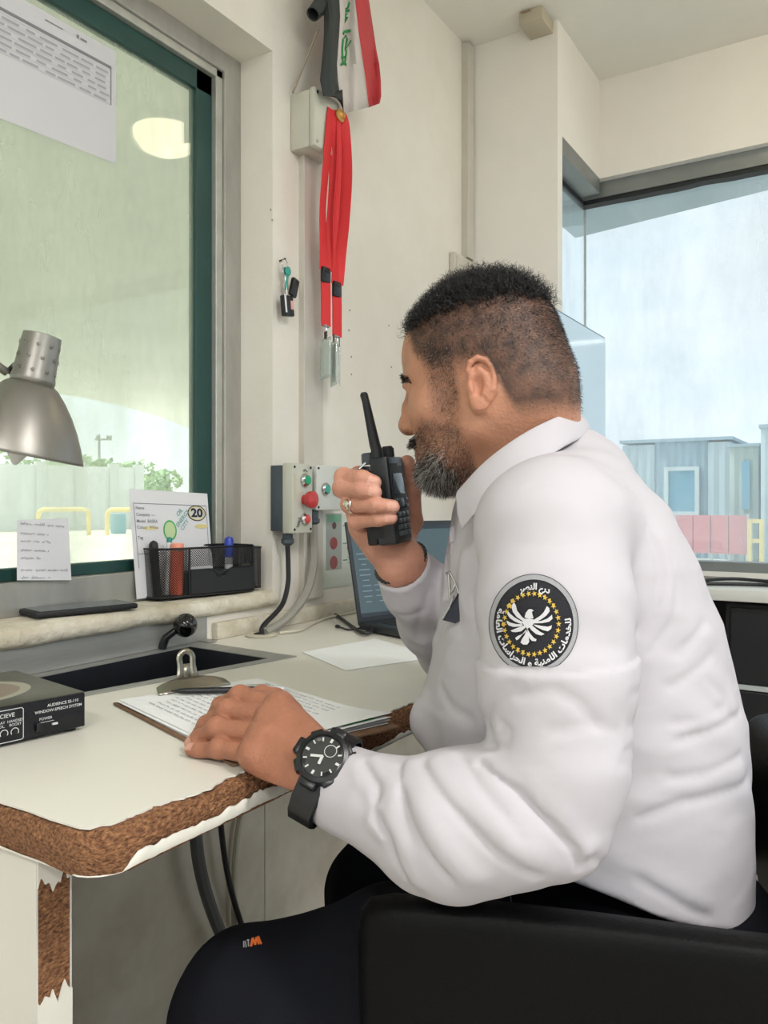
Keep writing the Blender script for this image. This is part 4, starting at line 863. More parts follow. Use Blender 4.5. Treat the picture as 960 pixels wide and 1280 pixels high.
# laminated instruction sheet
iy0, iy1, iz0, iz1 = 1.500, 1.70, .815, .985
ins = thing('instruction_sheet', (0, 1.6, .9), 'laminated instruction sheet with red button pictures on the wall', 'notice')
MB().b(.0008, .0018, iy0, iy1, iz0, iz1).build('sheet', pm('laminated_sheet', (212, 218, 208), .2), ins, 0)
def IY(px, py): v = onx(px, py, .002); return v
p0 = IY(407.5, 642); p1 = IY(427, 711); MB().b(.0018, .0022, p0.y, p1.y, p1.z, p0.z).build('picture_panel', pm('picture_grey', (158, 162, 156), .4), ins, 0)
gc = IY(417, 643); m = MB(); m.b(.0022, .0024, p0.y+.004, p1.y-.004, p0.z-.02, p0.z-.003); m.build('green_picture', pm('dull_green', (120, 170, 140), .5), ins, 0)
for (px, py, r_, mt) in ((417.5, 657, .0085, (96, 62, 66)), (417, 679, .0145, (148, 66, 68)), (417, 703, .0155, (148, 80, 82)), (435, 685, .006, (196, 120, 120))):
    c = IY(px, py); m = MB(); m.bm.faces.new([m.bm.verts.new((.0026, c.y+r_*math.cos(a), c.z+r_*math.sin(a))) for a in [2*math.pi*i/20 for i in range(20)]]); m.build('red_picture', pm('red_print', mt, .5), ins, 0)
m = MB(); ri = random.Random(6)
for py in (657, 679, 700): c = IY(431, py); m.b(.0022, .0026, c.y-.008, c.y+.01, c.z-.001, c.z+.001)
for py in (690, 697, 704): c = IY(434, py); scribble(m, Vector((.0024, c.y, c.z)), (0, 1, 0), (0, 0, 1), .03, .003, ri, .0005)
m.build('lettering', pm('teal_ink', (70, 110, 112), .6), ins, 0)
# small marks: filler patches and screw holes on the wall
m = MB()
for px, py in ((437, 388), (436, 413), (439, 446), (439, 468), (486, 407), (489, 459), (340, 275), (338, 262)):
    c = onx(px, py, .0); m.cyl((0, c.y, c.z), (.0012, c.y, c.z), .0022, n=8)
struct(m.build('trim_4', pm('plug_holes', (150, 146, 134), .8), smooth=0))
# flag furled on its stick
fb = thing('flag', (.06, 1.5, 2.0), 'black, white and red flag with green script hanging from its stick', 'flag')
M_fb = pm('flag_black', (52, 56, 56), .75, bump=(900, .1)); M_fw = pm('flag_white', (206, 198, 192), .75, bump=(900, .1)); M_fr = pm('flag_red', (192, 66, 70), .75, bump=(900, .1)); M_fg = pm('flag_green', (38, 138, 70), .75)
# image-plane outline measured on the photo, hung 10 cm off the wall with soft vertical waves
def FP(px, py, wave=0.): v = onx(px, py, .085+wave); return v
rowsY = [-60, -30, 0, 20, 40, 60, 80, 100, 120, 142]
eL = {-60: 396, -30: 398, 0: 402, 20: 405, 40: 405, 60: 404, 80: 402, 100: 400, 120: 404, 142: 428}
eM1 = {-60: 424, -30: 424, 0: 424, 20: 425, 40: 424, 60: 422.5, 80: 421, 100: 422, 120: 425, 142: 429.5}
eM2 = {-60: 441, -30: 442, 0: 444, 20: 446, 40: 448, 60: 451, 80: 454, 100: 457, 120: 459, 142: 461}
eR = {-60: 456, -30: 458, 0: 461, 20: 464, 40: 467, 60: 470, 80: 474, 100: 476, 120: 476.5, 142: 474.5}
yend = {'L': 142, 'M1': 142, 'M2': 134, 'R': 128}
def band(ea, eb, n, mat, name, lim):
    m = MB(); R = []
    for y_ in rowsY:
        row = []
        for i in range(n+1):
            f_ = i/n; px = ea[y_]*(1-f_)+eb[y_]*f_; yy = y_
            if y_ == 142: yy = lim[0]*(1-f_)+lim[1]*f_
            row.append(FP(px, yy, .010*math.sin(px*.17+y_*.01)+.004*math.sin(px*.4)))
        R.append(row)
    m.rows(R); return m.build(name, mat, fb, 1.2, solid=.0008)
band(eL, eM1, 6, M_fb, 'black_stripe', (112, 142)); band(eM1, eM2, 8, M_fw, 'white_stripe', (142, 134)); band(eM2, eR, 6, M_fr, 'red_stripe', (134.5, 129))
m = MB()
def stroke(pts, wd_): m.ribbon([FP(px, py, .0025+.010*math.sin(px*.17+py*.01)+.004*math.sin(px*.4)) for px, py in pts], (0, .5, .5), wd_, .0006)
AR = text_mesh('\uFEAE\uFE92\uFEDB\u0623 \uFDF2', .05, .012) if False else None
for pts in ([(437, 3), (435, 9), (432, 11)], [(432, 11), (432, 18), (434, 18)], [(432, 14), (437, 13)], [(432, 18), (431, 28), (434, 21)], [(438, 38), (430, 40), (429, 43)], [(429, 49), (432, 45), (434, 48), (431, 63), (439, 51)], [(429, 49), (428, 62), (429, 79)], [(433, 62), (432, 72), (431, 79)], [(426, 81), (430, 79), (433, 81)], [(433, 70), (430, 72), (427, 72)]): stroke(pts, .0055)
m.build('green_script', M_fg, fb, .8)
r0 = FP(386, 14); r1 = FP(404, -60)
c0_ = onx(391, 18, .07); m = MB(); m.lathe([(.0145, 0), (.015, .01), (.017, .04), (.019, .12), (.019, .22)], c0_, (FP(452, -50)-c0_), n=20); m.lathe([(.0145, 0), (.0125, .0005), (.0120, .03)], c0_, (FP(452, -50)-c0_), n=20); m.build('furled_roll', M_fb, fb, 1.)
MB().tube([onx(398, 36, .06), onx(366, 116, .03)], .0022, 8).build('stick', pm('flag_stick', (150, 138, 120), .6), fb, 1)
# lamp-side ceiling bracket near the corner
bxo = thing('beam_bracket', (.34, 2.2, 2.36), 'short beige box fixed high on the corner wall', 'bracket')
zz0 = HC+(630-47)/FPX*(2.255/(CS+SN*((672-480)/FPX)))
xa, xb = .205, .275
MB().b(xa, xb, 2.17, 2.2595, zz0, 2.419, bev=.002).build('box', pm('bracket_beige', (186, 176, 156), .6), bxo, .5)
MB().b(xa+.008, xa+.036, 2.164, 2.17, zz0+.03, 2.415).build('plate', pm('bracket_brown', (160, 140, 116), .6), bxo, 0)
# ------------------------------------------------------------------ laptop
M_lap = pm('laptop_dark', (40, 44, 50), .45); M_lscr = pm('laptop_screen', (30, 38, 42), .25, emit=((82, 102, 108), .62)); M_ltxt = pm('screen_text', (60, 80, 90), .4, emit=((112, 134, 140), .7)); M_lbar = pm('screen_bar', (20, 26, 30), .3, emit=((34, 44, 52), .7))
hl = Vector((.185, 1.372, DZ)); ld = Vector((.311, .95, 0)).normalized(); ln = Vector((.95, -.311, 0)).normalized(); LW, LH = .34, .215
lt = thing('laptop', hl+ld*LW/2, 'open dark laptop with a dim screen behind the raised arm', 'laptop')
up = (Vector((0, 0, 1))*math.cos(.22)-ln*math.sin(.22)).normalized(); Rl = Matrix((ld, up, ld.cross(up))).transposed(); nf = ld.cross(up)
if nf.dot(ln) < 0: nf = -nf
sc_ = hl+ld*LW/2+Vector((0, 0, .012))+up*LH/2
scr = MB().box(sc_, (LW, LH, .006), Rl, bev=.002).build('screen_lid', M_lap, lt, .5)
MB().box(sc_+nf*.0034+up*.004, (LW-.016, LH-.026, .0006), Rl).build('display', M_lscr, scr, 0)
MB().box(sc_+nf*.0038+up*(-LH/2+.019), (LW-.016, .008, .0006), Rl).build('task_bar', M_lbar, scr, 0)
MB().box(sc_+nf*.0038+up*(LH/2-.014), (LW-.016, .010, .0006), Rl).build('title_bar', M_lbar, scr, 0)
m = MB(); rt = random.Random(9)
for i in range(13):
    m.box(sc_+nf*.0042+up*(LH/2-.035-.0112*i)+ld*(-LW/2+.02+.012), (rt.uniform(.012, .036), .0022, .0004), Rl)
    m.box(sc_+nf*.0042+up*(LH/2-.035-.0112*i)+ld*(-LW/2+.075), (rt.uniform(.02, .05), .0018, .0004), Rl)
m.build('screen_text', M_ltxt, scr, 0)
Rb = Matrix((ld, ln, Vector((0, 0, 1)))).transposed(); 
if Rb.determinant() < 0: Rb = Matrix((-ld, ln, Vector((0, 0, 1)))).transposed()
MB().box(hl+ld*LW/2+ln*.118+Vector((0, 0, .0115)), (LW, .235, .016), Rb, bev=.003).build('base', M_lap, lt, .5)
for a in (.02, LW-.02):
    for b_ in (.02, .215): MB().cyl(hl+ld*a+ln*b_+Vector((0, 0, .0004)), hl+ld*a+ln*b_+Vector((0, 0, .004)), .006, n=10).build('foot', M_blackm, lt, .5)
MB().box(hl+ld*LW/2+ln*.085+Vector((0, 0, .0197)), (LW*.86, .085, .001), Rb).build('keyboard', M_blackm, lt, 0)
MB().box(hl+ld*LW/2+ln*.185+Vector((0, 0, .0197)), (.1, .06, .0008), Rb).build('touchpad', M_dgbox, lt, 0)
MB().cyl(hl+ld*.03+Vector((0, 0, .012)), hl+ld*(LW-.03)+Vector((0, 0, .012)), .006, n=12).build('hinge', M_blackm, lt, .8)
sp = hl+ln*.05+Vector((0, 0, .010))
cable('cable', [sp, sp-ld*.03-Vector((0, 0, .004)), onz(425, 772, DZ+.004), onz(404, 758, DZ+.003), onz(396, 747, DZ+.004), onz(408, 742, DZ+.004), onz(428, 744, DZ+.01), Vector((.05, 1.66, DZ+.006))], .0035, M_cable, 'black cable looping on the desk from the laptop towards the wall')
cable('cable', [hl+ln*.03+Vector((0, 0, .006))-ld*.004, onz(462, 778, DZ+.003), onz(450, 785, DZ+.003), onz(436, 787, DZ+.003), onz(428, 785, DZ+.003), onz(422, 783, DZ+.004)], .0018, M_cable, 'short thin black lead with a small plug before the laptop', 'lead')
c = onz(422, 783, DZ+.0045); tag(MB().ball(c, .0045, 12, (1.5, 1, .9)).build('plug', M_black), 'tiny black plug at the end of the short lead', 'plug')
# ------------------------------------------------------------------ the seated guard: bodies modelled as distance fields in metric
# axes (X right of, D ahead of the lens axis, Z up), then meshed; every point below is a place in the room
F4 = np.float32
def A3(*v): return np.array(v, F4)
def q(px, py, D): return A3((px-480)/FPX*D, D, HC-(py-630)/FPX*D)
def nrm_(v): return v/np.linalg.norm(v)
def cap(p, a, b_, ra, rb):
    ba = b_-a; pa = p-a; t_ = np.clip((pa @ ba)/max(float(ba @ ba), 1e-9), 0, 1)
    d_ = pa-t_[:, None]*ba; return np.sqrt(np.einsum('ij,ij->i', d_, d_))-(ra+(rb-ra)*t_)
def sph(p, c, r): d_ = p-c; return np.sqrt(np.einsum('ij,ij->i', d_, d_))-r
def ell(p, c, r, R=None):
    d_ = p-c
    if R is not None: d_ = d_ @ R
    r = np.asarray(r, F4); k0 = np.sqrt(np.sum((d_/r)**2, 1))+1e-6; k1 = np.sqrt(np.sum((d_/(r*r))**2, 1))+1e-6; return k0*(k0-1)/k1
def smin(a, b_, k): h = np.clip(.5+.5*(b_-a)/k, 0, 1); return b_+(a-b_)*h-k*h*(1-h)
def smax(a, b_, k): return -smin(-a, -b_, k)
def chain(p, pts, rs, k=.006):
    d_ = None
    for i in range(len(pts)-1):
        c = cap(p, pts[i], pts[i+1], rs[i], rs[i+1]); d_ = c if d_ is None else smin(d_, c, k)
    return d_
def mesh_field(fn, lo, hi, h, slack=1.5):
    """naive surface nets over the box lo..hi at step h, evaluated only near the surface"""
    lo = np.asarray(lo, F4); B = 6; n = np.ceil((np.asarray(hi)-lo)/h/B).astype(int)*B; nx, ny, nz_ = n+1
    cg = [np.arange(k//B) for k in n]; C = np.stack(np.meshgrid(*cg, indexing='ij'), -1).reshape(-1, 3)
    cd = fn((lo+(C+.5)*B*h).astype(F4)); keep = np.abs(cd) < B*h*.87*slack
    V = np.repeat(np.repeat(np.repeat(np.where(cd.reshape([k//B for k in n]) > 0, 1., -1.).astype(F4), B, 0), B, 1), B, 2)
    V = np.pad(V, ((0, 1),)*3, mode='edge')
    o = np.stack(np.meshgrid(*[np.arange(B+1)]*3, indexing='ij'), -1).reshape(-1, 3)
    ids = (C[keep][:, None, :]*B+o[None]).reshape(-1, 3); flat = np.unique((ids[:, 0]*ny+ids[:, 1])*nz_+ids[:, 2])
    I = np.stack([flat//(ny*nz_), (flat//nz_) % ny, flat % nz_], 1); vals = np.empty(len(I), F4)
    for s_ in range(0, len(I), 300000): vals[s_:s_+300000] = fn((lo+I[s_:s_+300000]*F4(h)).astype(F4))
    V[I[:, 0], I[:, 1], I[:, 2]] = vals
    S = V < 0; cs = np.zeros((nx-1, ny-1, nz_-1), np.int8)
    for a in (0, 1):
        for b_ in (0, 1):
            for c in (0, 1): cs += S[a:nx-1+a, b_:ny-1+b_, c:nz_-1+c]
    act = (cs > 0) & (cs < 8); idx = -np.ones(act.shape, np.int64); cells = np.argwhere(act); idx[act] = np.arange(len(cells))
    acc = np.zeros((len(cells), 3)); cnt = np.zeros(len(cells))
    for ax in range(3):
        u_, v_ = [k for k in range(3) if k != ax]
        for a in (0, 1):
            for b_ in (0, 1):
                i0 = cells.copy(); i0[:, u_] += a; i0[:, v_] += b_; i1 = i0.copy(); i1[:, ax] += 1
                v0 = V[i0[:, 0], i0[:, 1], i0[:, 2]]; v1 = V[i1[:, 0], i1[:, 1], i1[:, 2]]; m_ = (v0 < 0) != (v1 < 0)
                t_ = np.where(m_, v0/np.where(m_, v0-v1, 1), 0); pnt = i0.astype(float); pnt[:, ax] += t_; acc[m_] += pnt[m_]; cnt[m_] += 1
    verts = lo+acc/cnt[:, None]*h; quads = []
    for ax in range(3):
        u_, v_ = [(1, 2), (2, 0), (0, 1)][ax]; sl0 = [slice(None)]*3; sl1 = [slice(None)]*3; sl0[ax] = slice(0, n[ax]); sl1[ax] = slice(1, n[ax]+1)
        s0, s1 = S[tuple(sl0)], S[tuple(sl1)]; E_ = np.argwhere(s0 != s1); E_ = E_[(E_[:, u_] > 0) & (E_[:, v_] > 0) & (E_[:, u_] < n[u_]) & (E_[:, v_] < n[v_])]
        if not len(E_): continue
        c00 = E_.copy(); c10 = E_.copy(); c10[:, u_] -= 1; c11 = c10.copy(); c11[:, v_] -= 1; c01 = E_.copy(); c01[:, v_] -= 1
        Q = np.stack([idx[tuple(k.T)] for k in (c00, c10, c11, c01)], 1); fl = s0[tuple(E_.T)]
        Q[~fl] = Q[~fl][:, ::-1]; quads.append(Q[(Q >= 0).all(1)])
    return verts, np.concatenate(quads)
def to_world(v): v = np.asarray(v, float); return np.stack([CX-SN*v[:, 1]+CS*v[:, 0], CS*v[:, 1]+SN*v[:, 0], v[:, 2]], 1)
def np_mesh(name, v, f, mat, parent, colour=None, attrs=None):
    wv = to_world(v)-np.array(root_loc(parent)); me = bpy.data.meshes.new(name); me.vertices.add(len(wv)); me.vertices.foreach_set('co', wv.ravel())
    k = f.shape[1]; me.loops.add(f.size); me.loops.foreach_set('vertex_index', f.ravel().astype(np.int32)); me.polygons.add(len(f))
    me.polygons.foreach_set('loop_start', np.arange(0, f.size, k, dtype=np.int32)); me.polygons.foreach_set('loop_total', np.full(len(f), k, np.int32))
    me.update(); me.validate(); me.polygons.foreach_set('use_smooth', np.ones(len(me.polygons), bool)); me.materials.append(mat)
    if colour is not None:
        ca = me.color_attributes.new('tone', 'FLOAT_COLOR', 'POINT'); ca.data.foreach_set('color', np.concatenate([colour, np.ones((len(colour), 1))], 1).astype(F4).ravel())
    return link(name, me, parent)
def joined(parts):
    off = 0; V_, Q_ = [], []
    for v, f in parts: V_.append(v); Q_.append(f+off); off += len(v)
    return np.concatenate(V_), np.concatenate(Q_)
def nz3(v, sc, seed=0.): return np.array([mnoise.noise(Vector((p[0]*sc+seed, p[1]*sc, p[2]*sc))) for p in v])

person = thing('person', W(.23, .90, 0), 'man in a white uniform shirt and black trousers seated speaking into a handheld radio', 'person')
# ---- head -------------------------------------------------------
ha_, hb_ = math.radians(26), math.radians(9)
HO_ = A3(.108, .885, 1.142); HS = F4(.90)                      # head origin between the ears, head scale
Fv = A3(-math.cos(ha_), math.sin(ha_), 0); Lv = A3(-math.sin(ha_), -math.cos(ha_), 0); Uv = A3(0, 0, 1)
Fh = Fv*math.cos(hb_)-Uv*math.sin(hb_); Uh = Uv*math.cos(hb_)+Fv*math.sin(hb_)
HR = np.stack([Fh, Lv, Uh], 1).astype(F4)                      # columns: forward, left, up
def hp_(f_, l_, u_): return HO_+HR @ A3(f_, l_, u_)*HS
def to_head(p): return ((p-HO_) @ HR)/HS
EAR = [(-.004, .079, .026), (-.014, .083, .036), (-.025, .087, .030), (-.030, .088, .014), (-.027, .087, -.004), (-.017, .083, -.018), (-.007, .078, -.027), (.001, .0755, -.022)]
def rot_l(a): c_, s_ = math.cos(a), math.sin(a); return np.array([[c_, 0, s_], [0, 1, 0], [-s_, 0, c_]], F4)
ER = np.stack([nrm_(A3(.93, .36, 0)), nrm_(A3(-.36, .93, 0)), A3(0, 0, 1)], 1).astype(F4)
EARC = A3(-.021, .0770, -.016)
def head_sdf(p):
    h = to_head(p); s_ = h.copy(); s_[:, 1] = np.abs(s_[:, 1])
    d = ell(h, A3(-.009, 0, .040), (.094, .077, .086))
    d = smin(d, ell(h, A3(.030, 0, .040), (.060, .064, .056)), .03)
    d = smin(d, ell(h, A3(.040, 0, -.030), (.054, .060, .066)), .03)
    d = smin(d, ell(h, A3(-.053, 0, -.010), (.044, .060, .062)), .03)
    d = smin(d, chain(s_, [A3(-.006, .057, -.030), A3(.004, .054, -.056), A3(.040, .040, -.083), A3(.070, .014, -.096)], [.017, .018, .018, .018], .012), .022)
    d = smin(d, ell(h, A3(.062, 0, -.096), (.026, .024, .018)), .018)
    d = smin(d, sph(s_, A3(.054, .043, -.026), .024), .022)
    d = smin(d, ell(h, A3(.070, 0, -.070), (.026, .034, .026)), .016)
    d = smin(d, cap(s_, A3(.083, .010, .022), A3(.062, .050, .020), .0105, .009), .012)
    d = smax(d, -sph(s_, A3(.099, .033, .004), .0145), .012)
    d = smin(d, sph(s_, A3(.0740, .032, .004), .0130), .003)
    d = smin(d, chain(s_, [A3(.0865, .022, .009), A3(.0875, .032, .0125), A3(.080, .044, .007)], [.0032, .0036, .003], .003), .004)
    d = smin(d, chain(s_, [A3(.0855, .022, 0.), A3(.0855, .032, -.0045), A3(.079, .043, .001)], [.0028, .003, .0026], .003), .004)
    d = smin(d, chain(h, [A3(.086, 0, .018), A3(.099, 0, -.009), A3(.1045, 0, -.029)], [.0085, .0095, .0115], .006), .011)
    d = smin(d, sph(h, A3(.1045, 0, -.031), .0125), .006)
    d = smin(d, ell(s_, A3(.0925, .0135, -.035), (.013, .0085, .0085)), .006)
    d = smax(d, -ell(s_, A3(.099, .0075, -.043), (.006, .0038, .005)), .003)
    d = smin(d, ell(h, A3(.0885, 0, -.0615), (.0095, .025, .0065)), .006)
    d = smin(d, ell(h, A3(.0860, 0, -.0735), (.0100, .022, .0070)), .006)
    d = smax(d, -ell(h, A3(.0990, 0, -.0675), (.012, .026, .0013)), .002)
    # ears
    e = ((s_-EARC) @ ER)/F4(.88)
    disc = ell(e, A3(0, 0, 0), (.0165, .0050, .0300), rot_l(-.20)); disc = smin(disc, ell(e, A3(.006, -.003, -.024), (.0085, .0048, .0105)), .006)
    rim = []
    for i in range(15): a = -.55+i*(4.15/14); rim.append(A3(.0165*math.cos(a)*1.0-.004*math.sin(a)-.0, .0045, .003+.0285*math.sin(a)))
    ant = [A3(-.0015, .0040, .019), A3(-.0090, .0045, .010), A3(-.0100, .0045, -.004), A3(-.004, .0045, -.013)]
    disc = smax(disc, -ell(e, A3(.0030, .0052, -.003), (.0085, .0080, .0135)), .0035)
    disc = smin(disc, chain(e, [A3(.010, .001, .010), A3(.0125, .0035, .019), A3(.008, .0055, .0285), A3(-.002, .0065, .0325), A3(-.0125, .0068, .028), A3(-.0185, .0066, .017), A3(-.0185, .0060, .003), A3(-.0145, .0050, -.010), A3(-.008, .0035, -.019)], [.0025, .0030, .0034, .0036, .0037, .0035, .0032, .0028, .0024], .003), .0035)
    disc = smin(disc, chain(e, ant, [.0024, .0030, .0030, .0026], .003), .0045)
    disc = smin(disc, ell(e, A3(.0120, .0020, -.0035), (.0035, .0038, .0065)), .004)
    d = smin(d, disc*F4(.88), .006)*HS
    # neck, in room axes
    d = smin(d, cap(p, hp_(-.030, 0, -.045), NECK1, .056, .060), .026)
    d = smin(d, cap(p, hp_(-.060, 0, -.020), NECK2, .046, .052), .026)
    return d
NECK1 = q(650, 642, .905); NECK2 = q(668, 612, .905)
hv, hf = mesh_field(head_sdf, HO_+A3(-.125, -.115, -.21), HO_+A3(.20, .115, .145), .0016)
hl_ = to_head(hv.astype(F4))
# ---- left hand flat on the desk edge, right hand round the radio -----
LW1, LW2 = q(403, 949, .763), q(390, 982, .748)
LM = [q(350, 884, .836), q(340, 898, .818), q(331, 918, .800), q(320, 943, .784)]
LP = [q(300, 872, .872), q(285, 889, .852), q(272, 911, .832), q(274, 936, .812)]
LD = [q(276, 882, .886), q(258, 906, .866), q(249, 923, .846), q(250, 938, .826)]
LT = [q(264, 902, .892), q(248, 922, .872), q(240, 932, .848), q(239, 938.5, .831)]
def floor_z(v, r): v = v.copy(); v[2] = max(v[2], DZ+r+.0006); return v
LT = [floor_z(v, r) for v, r in zip(LT, (.0082, .0082, .0078, .0068))]; LD = [floor_z(v, r) for v, r in zip(LD, (.0088, .0088, .0084, .0072))]
RF = [.0108, .0108, .0102, .0088]
def finger(p, pts, r): return chain(p, pts, [r*1.12, r*1.02, r*.90, r*.80], .004)
ELB = q(600, 1078, .69)
def lhand_sdf(p):
    d = smin(cap(p, LW1, LW1+(ELB-LW1)*.22, .0200, .020), cap(p, LW2, LW2+(ELB-LW2)*.22, .0200, .020), .03)
    for i, (m_, r) in enumerate(zip(LM, (.0140, .0142, .0138, .0128))):
        w_ = LW1+(LW2-LW1)*(i/3.); d = smin(d, cap(p, w_, m_, .0195, r), .016)
    d = smin(d, cap(p, LM[0], LM[3], .0135, .0128), .010)
    d = smin(d, cap(p, q(372, 984, .758), LM[3], .018, .013), .014)
    for i in range(4):
        fd = finger(p, [LM[i], LP[i], LD[i], LT[i]], RF[i]); fd = smin(fd, sph(p, LP[i]+A3(0, 0, .0012), RF[i]*1.10), .006); d = smin(d, fd, .0032)
    for i in range(4): d = smin(d, sph(p, LM[i]+A3(-.001, -.004, .003), .0100), .012)       # knuckles
    for i in range(3):                                                                  # tendons on the back of the hand
        a = LM[i]+A3(.002, -.0125, .0075); d = smin(d, cap(p, a, a+(LW1+(LW2-LW1)*(.2+i*.2)-LM[i])*.62, .0030, .0015), .009)
    th = chain(p, [q(384, 930, .790), q(364, 893, .850), q(345, 874, .872), q(327, 865.5, .884)], [.0165, .0125, .0110, .0088], .006)
    d = smin(d, th, .012)
    for i in range(4):                                                                  # creases over the finger joints
        for o_ in (-.0022, .0022):
            ax_ = nrm_(LP[i]-LM[i]); c_ = LP[i]+ax_*o_+A3(0, -RF[i]*.75, RF[i]*.75); d = smax(d, -sph(p, c_, .0010), .0016)
    return smax(d, -(p[:, 2]-(DZ+.0004))-1e9*(p[:, 0] > q(300, 900, .8)[0]+9), .002)
lo = np.minimum.reduce(LT+LM+[LW2])-.03; hi = np.maximum.reduce(LT+LM+[LW1])+.03; hi[0] = q(450, 985, .74)[0]; lo[1] = .655; lo[2] = .69
lv_, lf_ = mesh_field(lhand_sdf, lo, hi, .0013)
RM = [q(449, 597, .982), q(446, 617, .984), q(448, 639, .980), q(456, 660, .972)]
RP = [q(430, 597, .922), q(428, 610, .916), q(438, 630, .914), q(446, 651, .920)]
RD = [q(453, 598, .896), q(452, 612.5, .892), q(470, 631.5, .890), q(473, 649, .897)]
RT = [q(468, 603, .893), q(468.5, 615.5, .890), q(491, 633.5, .890), q(489, 647.5, .895)]
RWr = q(503, 706, .968); RELB = q(566, 800, 1.13)
def rhand_sdf(p):
    wv_ = nrm_(np.cross(nrm_(RELB-RWr), A3(0, 1, 0))); w1, w2 = RWr+wv_*.007, RWr-wv_*.007
    d = smin(cap(p, w1, w1+(RELB-RWr)*.3, .0185, .020), cap(p, w2, w2+(RELB-RWr)*.3, .0185, .020), .03)
    for i, m_ in enumerate(RM): d = smin(d, cap(p, w1+(w2-w1)*(1-i/3.), m_, .0180, (.0145, .0145, .014, .0135)[i]), .018)
    d = smin(d, cap(p, q(472, 682, .958), RM[3], .0165, .0135), .016)
    for i in range(4):
        fd = finger(p, [RM[i], RP[i], RD[i], RT[i]], (.0100, .0100, .0098, .0088)[i]); fd = smin(fd, sph(p, RP[i], (.0104, .0104, .0102, .0092)[i]), .005); d = smin(d, fd, .0018)
    th = chain(p, [q(499, 686, .985), q(515, 652, 1.004), q(514, 612, .988), q(509, 579, .970)], [.0155, .0130, .0115, .0098], .006)
    return smin(d, th, .012)
lo = np.minimum.reduce(RM+RP+RD+RT)-.03; hi = np.maximum.reduce(RM+RP+RT)+.04; lo[2] = q(540, 760, 1.04)[2]; hi[0] = .085; hi[1] = 1.06
rv_, rf_ = mesh_field(rhand_sdf, lo, hi, .0013)
# ---- trunk and limbs under the clothes (coarse, same mesh) ------------
LSH, RSH = q(672, 640, .725), q(622, 660, 1.07); HIPL, HIPR = A3(.27, .82, .52), A3(.30, 1.0, .52)
KNL, KNR = q(316, 1270, .80), q(482, 1116, 1.10); ANL, ANR = A3(-.10, .82, .09), A3(.03, 1.12, .09)
def core_sdf(p):
    d = chain(p, [A3(.25, .9, .50), A3(.24, .9, .72), A3(.20, .90, .95), NECK2], [.08, .10, .085, .045], .05)
    d = smin(d, chain(p, [q(684, 690, .78), q(696, 850, .692), q(698, 1020, .672), q(515, 1030, .707), LW1*.5+LW2*.5], [.035, .035, .026, .022, .018], .02), .03)
    d = smin(d, chain(p, [RSH, q(600, 770, 1.10), RELB, RWr], [.04, .035, .03, .018], .02), .03)
    d = smin(d, chain(p, [HIPL, KNL, ANL], [.075, .052, .035], .02), .03); return smin(d, chain(p, [HIPR, KNR, ANR], [.075, .052, .035], .02), .03)
cv_, cf_ = mesh_field(core_sdf, (-.22, .58, .03), (.45, 1.22, 1.10), .012)
bv_, bf_ = joined([(hv, hf), (lv_, lf_), (rv_, rf_), (cv_, cf_)])
# skin tones: a tone per vertex (natural colour of lips, beard shadow, shaved sides, nails)
skin = np.array(lin((176, 126, 100))); skin_d = np.array(lin((140, 92, 70))); col = np.tile(skin, (len(bv_), 1)); nh = len(hv)
f_, l_, u_ = hl_[:, 0], np.abs(hl_[:, 1]), hl_[:, 2]
def ss(x, a, b_): t_ = np.clip((x-a)/(b_-a), 0, 1); return t_*t_*(3-2*t_)
n1 = nz3(hv, 90.); n2 = nz3(hv, 28., 5.)
hs_ = hl_.copy(); hs_[:, 1] = np.abs(hs_[:, 1]); ee = ((hs_-EARC) @ ER)/.88
ear_m = 1-ss(np.sqrt((ee[:, 0]/.0215)**2+((ee[:, 2]-.001)/.0365)**2), .92, 1.06); ear_m = ear_m*ss(ee[:, 1], -.012, -.002)
# hair line: front temple to behind the ear
hairline = .013+.028*ss(f_, .02, .07)-.070*ss(-f_, .024, .060)
side = ss(u_-hairline+n2*.004, -.010, .018)*(1-ear_m); front_lim = .079-.012*ss(l_, .02, .06)-.26*np.clip(.070-u_, 0, .05)
side = side*ss(front_lim-f_+n2*.003, -.004, .010)
sburn = ss(u_, -.06, -.02)*(1-ss(u_, .03, .05))*ss(f_, .002, .012)*(1-ss(f_, .034, .050))*ss(l_, .045, .06)
top_m = ss(u_+.10*np.clip(f_, 0, 1)+n2*.004, .066, .098)*side
jawline = ss(-u_, .030, .052)*ss(f_, .004, .02)*(1-ss(-u_, .115, .128))
cheek = ss(-u_-.035+(f_-.03)*.28+n2*.006, .0, .022)*ss(f_, .002, .018)
chin_m = ss(-u_+.004*n2, .070, .100)*ss(f_, .030, .060)
must = ((np.abs(u_+.0535+.12*l_) < .0056) & (f_ > .074) & (l_ < .031)).astype(float)
lips = ((np.abs(u_+.0675) < .0095) & (f_ > .080) & (l_ < .022)).astype(float)
beard = np.clip(np.maximum(cheek*(1-lips), sburn*.95), 0, 1)*(1-ear_m); beard = np.where(u_ < -.118, 0, beard)*(1-ss(f_, .088, .094)*(u_ > -.058)); beard = beard*(1-ss(u_+.2*(f_-.06), -.052, -.040)*ss(f_, .055, .075))
mix = lambda c0, c1, m_: c0*(1-m_[:, None])+np.array(c1)*m_[:, None]
hc_ = col[:nh]; hc_ = hc_*(1+.10*n2[:, None]+.06*n1[:, None])
hc_ = mix(hc_, lin((196, 134, 108)), ear_m*.5); hc_ = mix(hc_, lin((150, 92, 84)), lips*.8)
hc_ = mix(hc_, lin((84, 60, 50)), np.clip(beard*.42*(1+.6*n1), 0, 1)); hc_ = mix(hc_, lin((58, 45, 40)), np.clip(side*.82*(1+.25*n1), 0, 1)); hc_ = mix(hc_, lin((24, 21, 22)), top_m*.95)
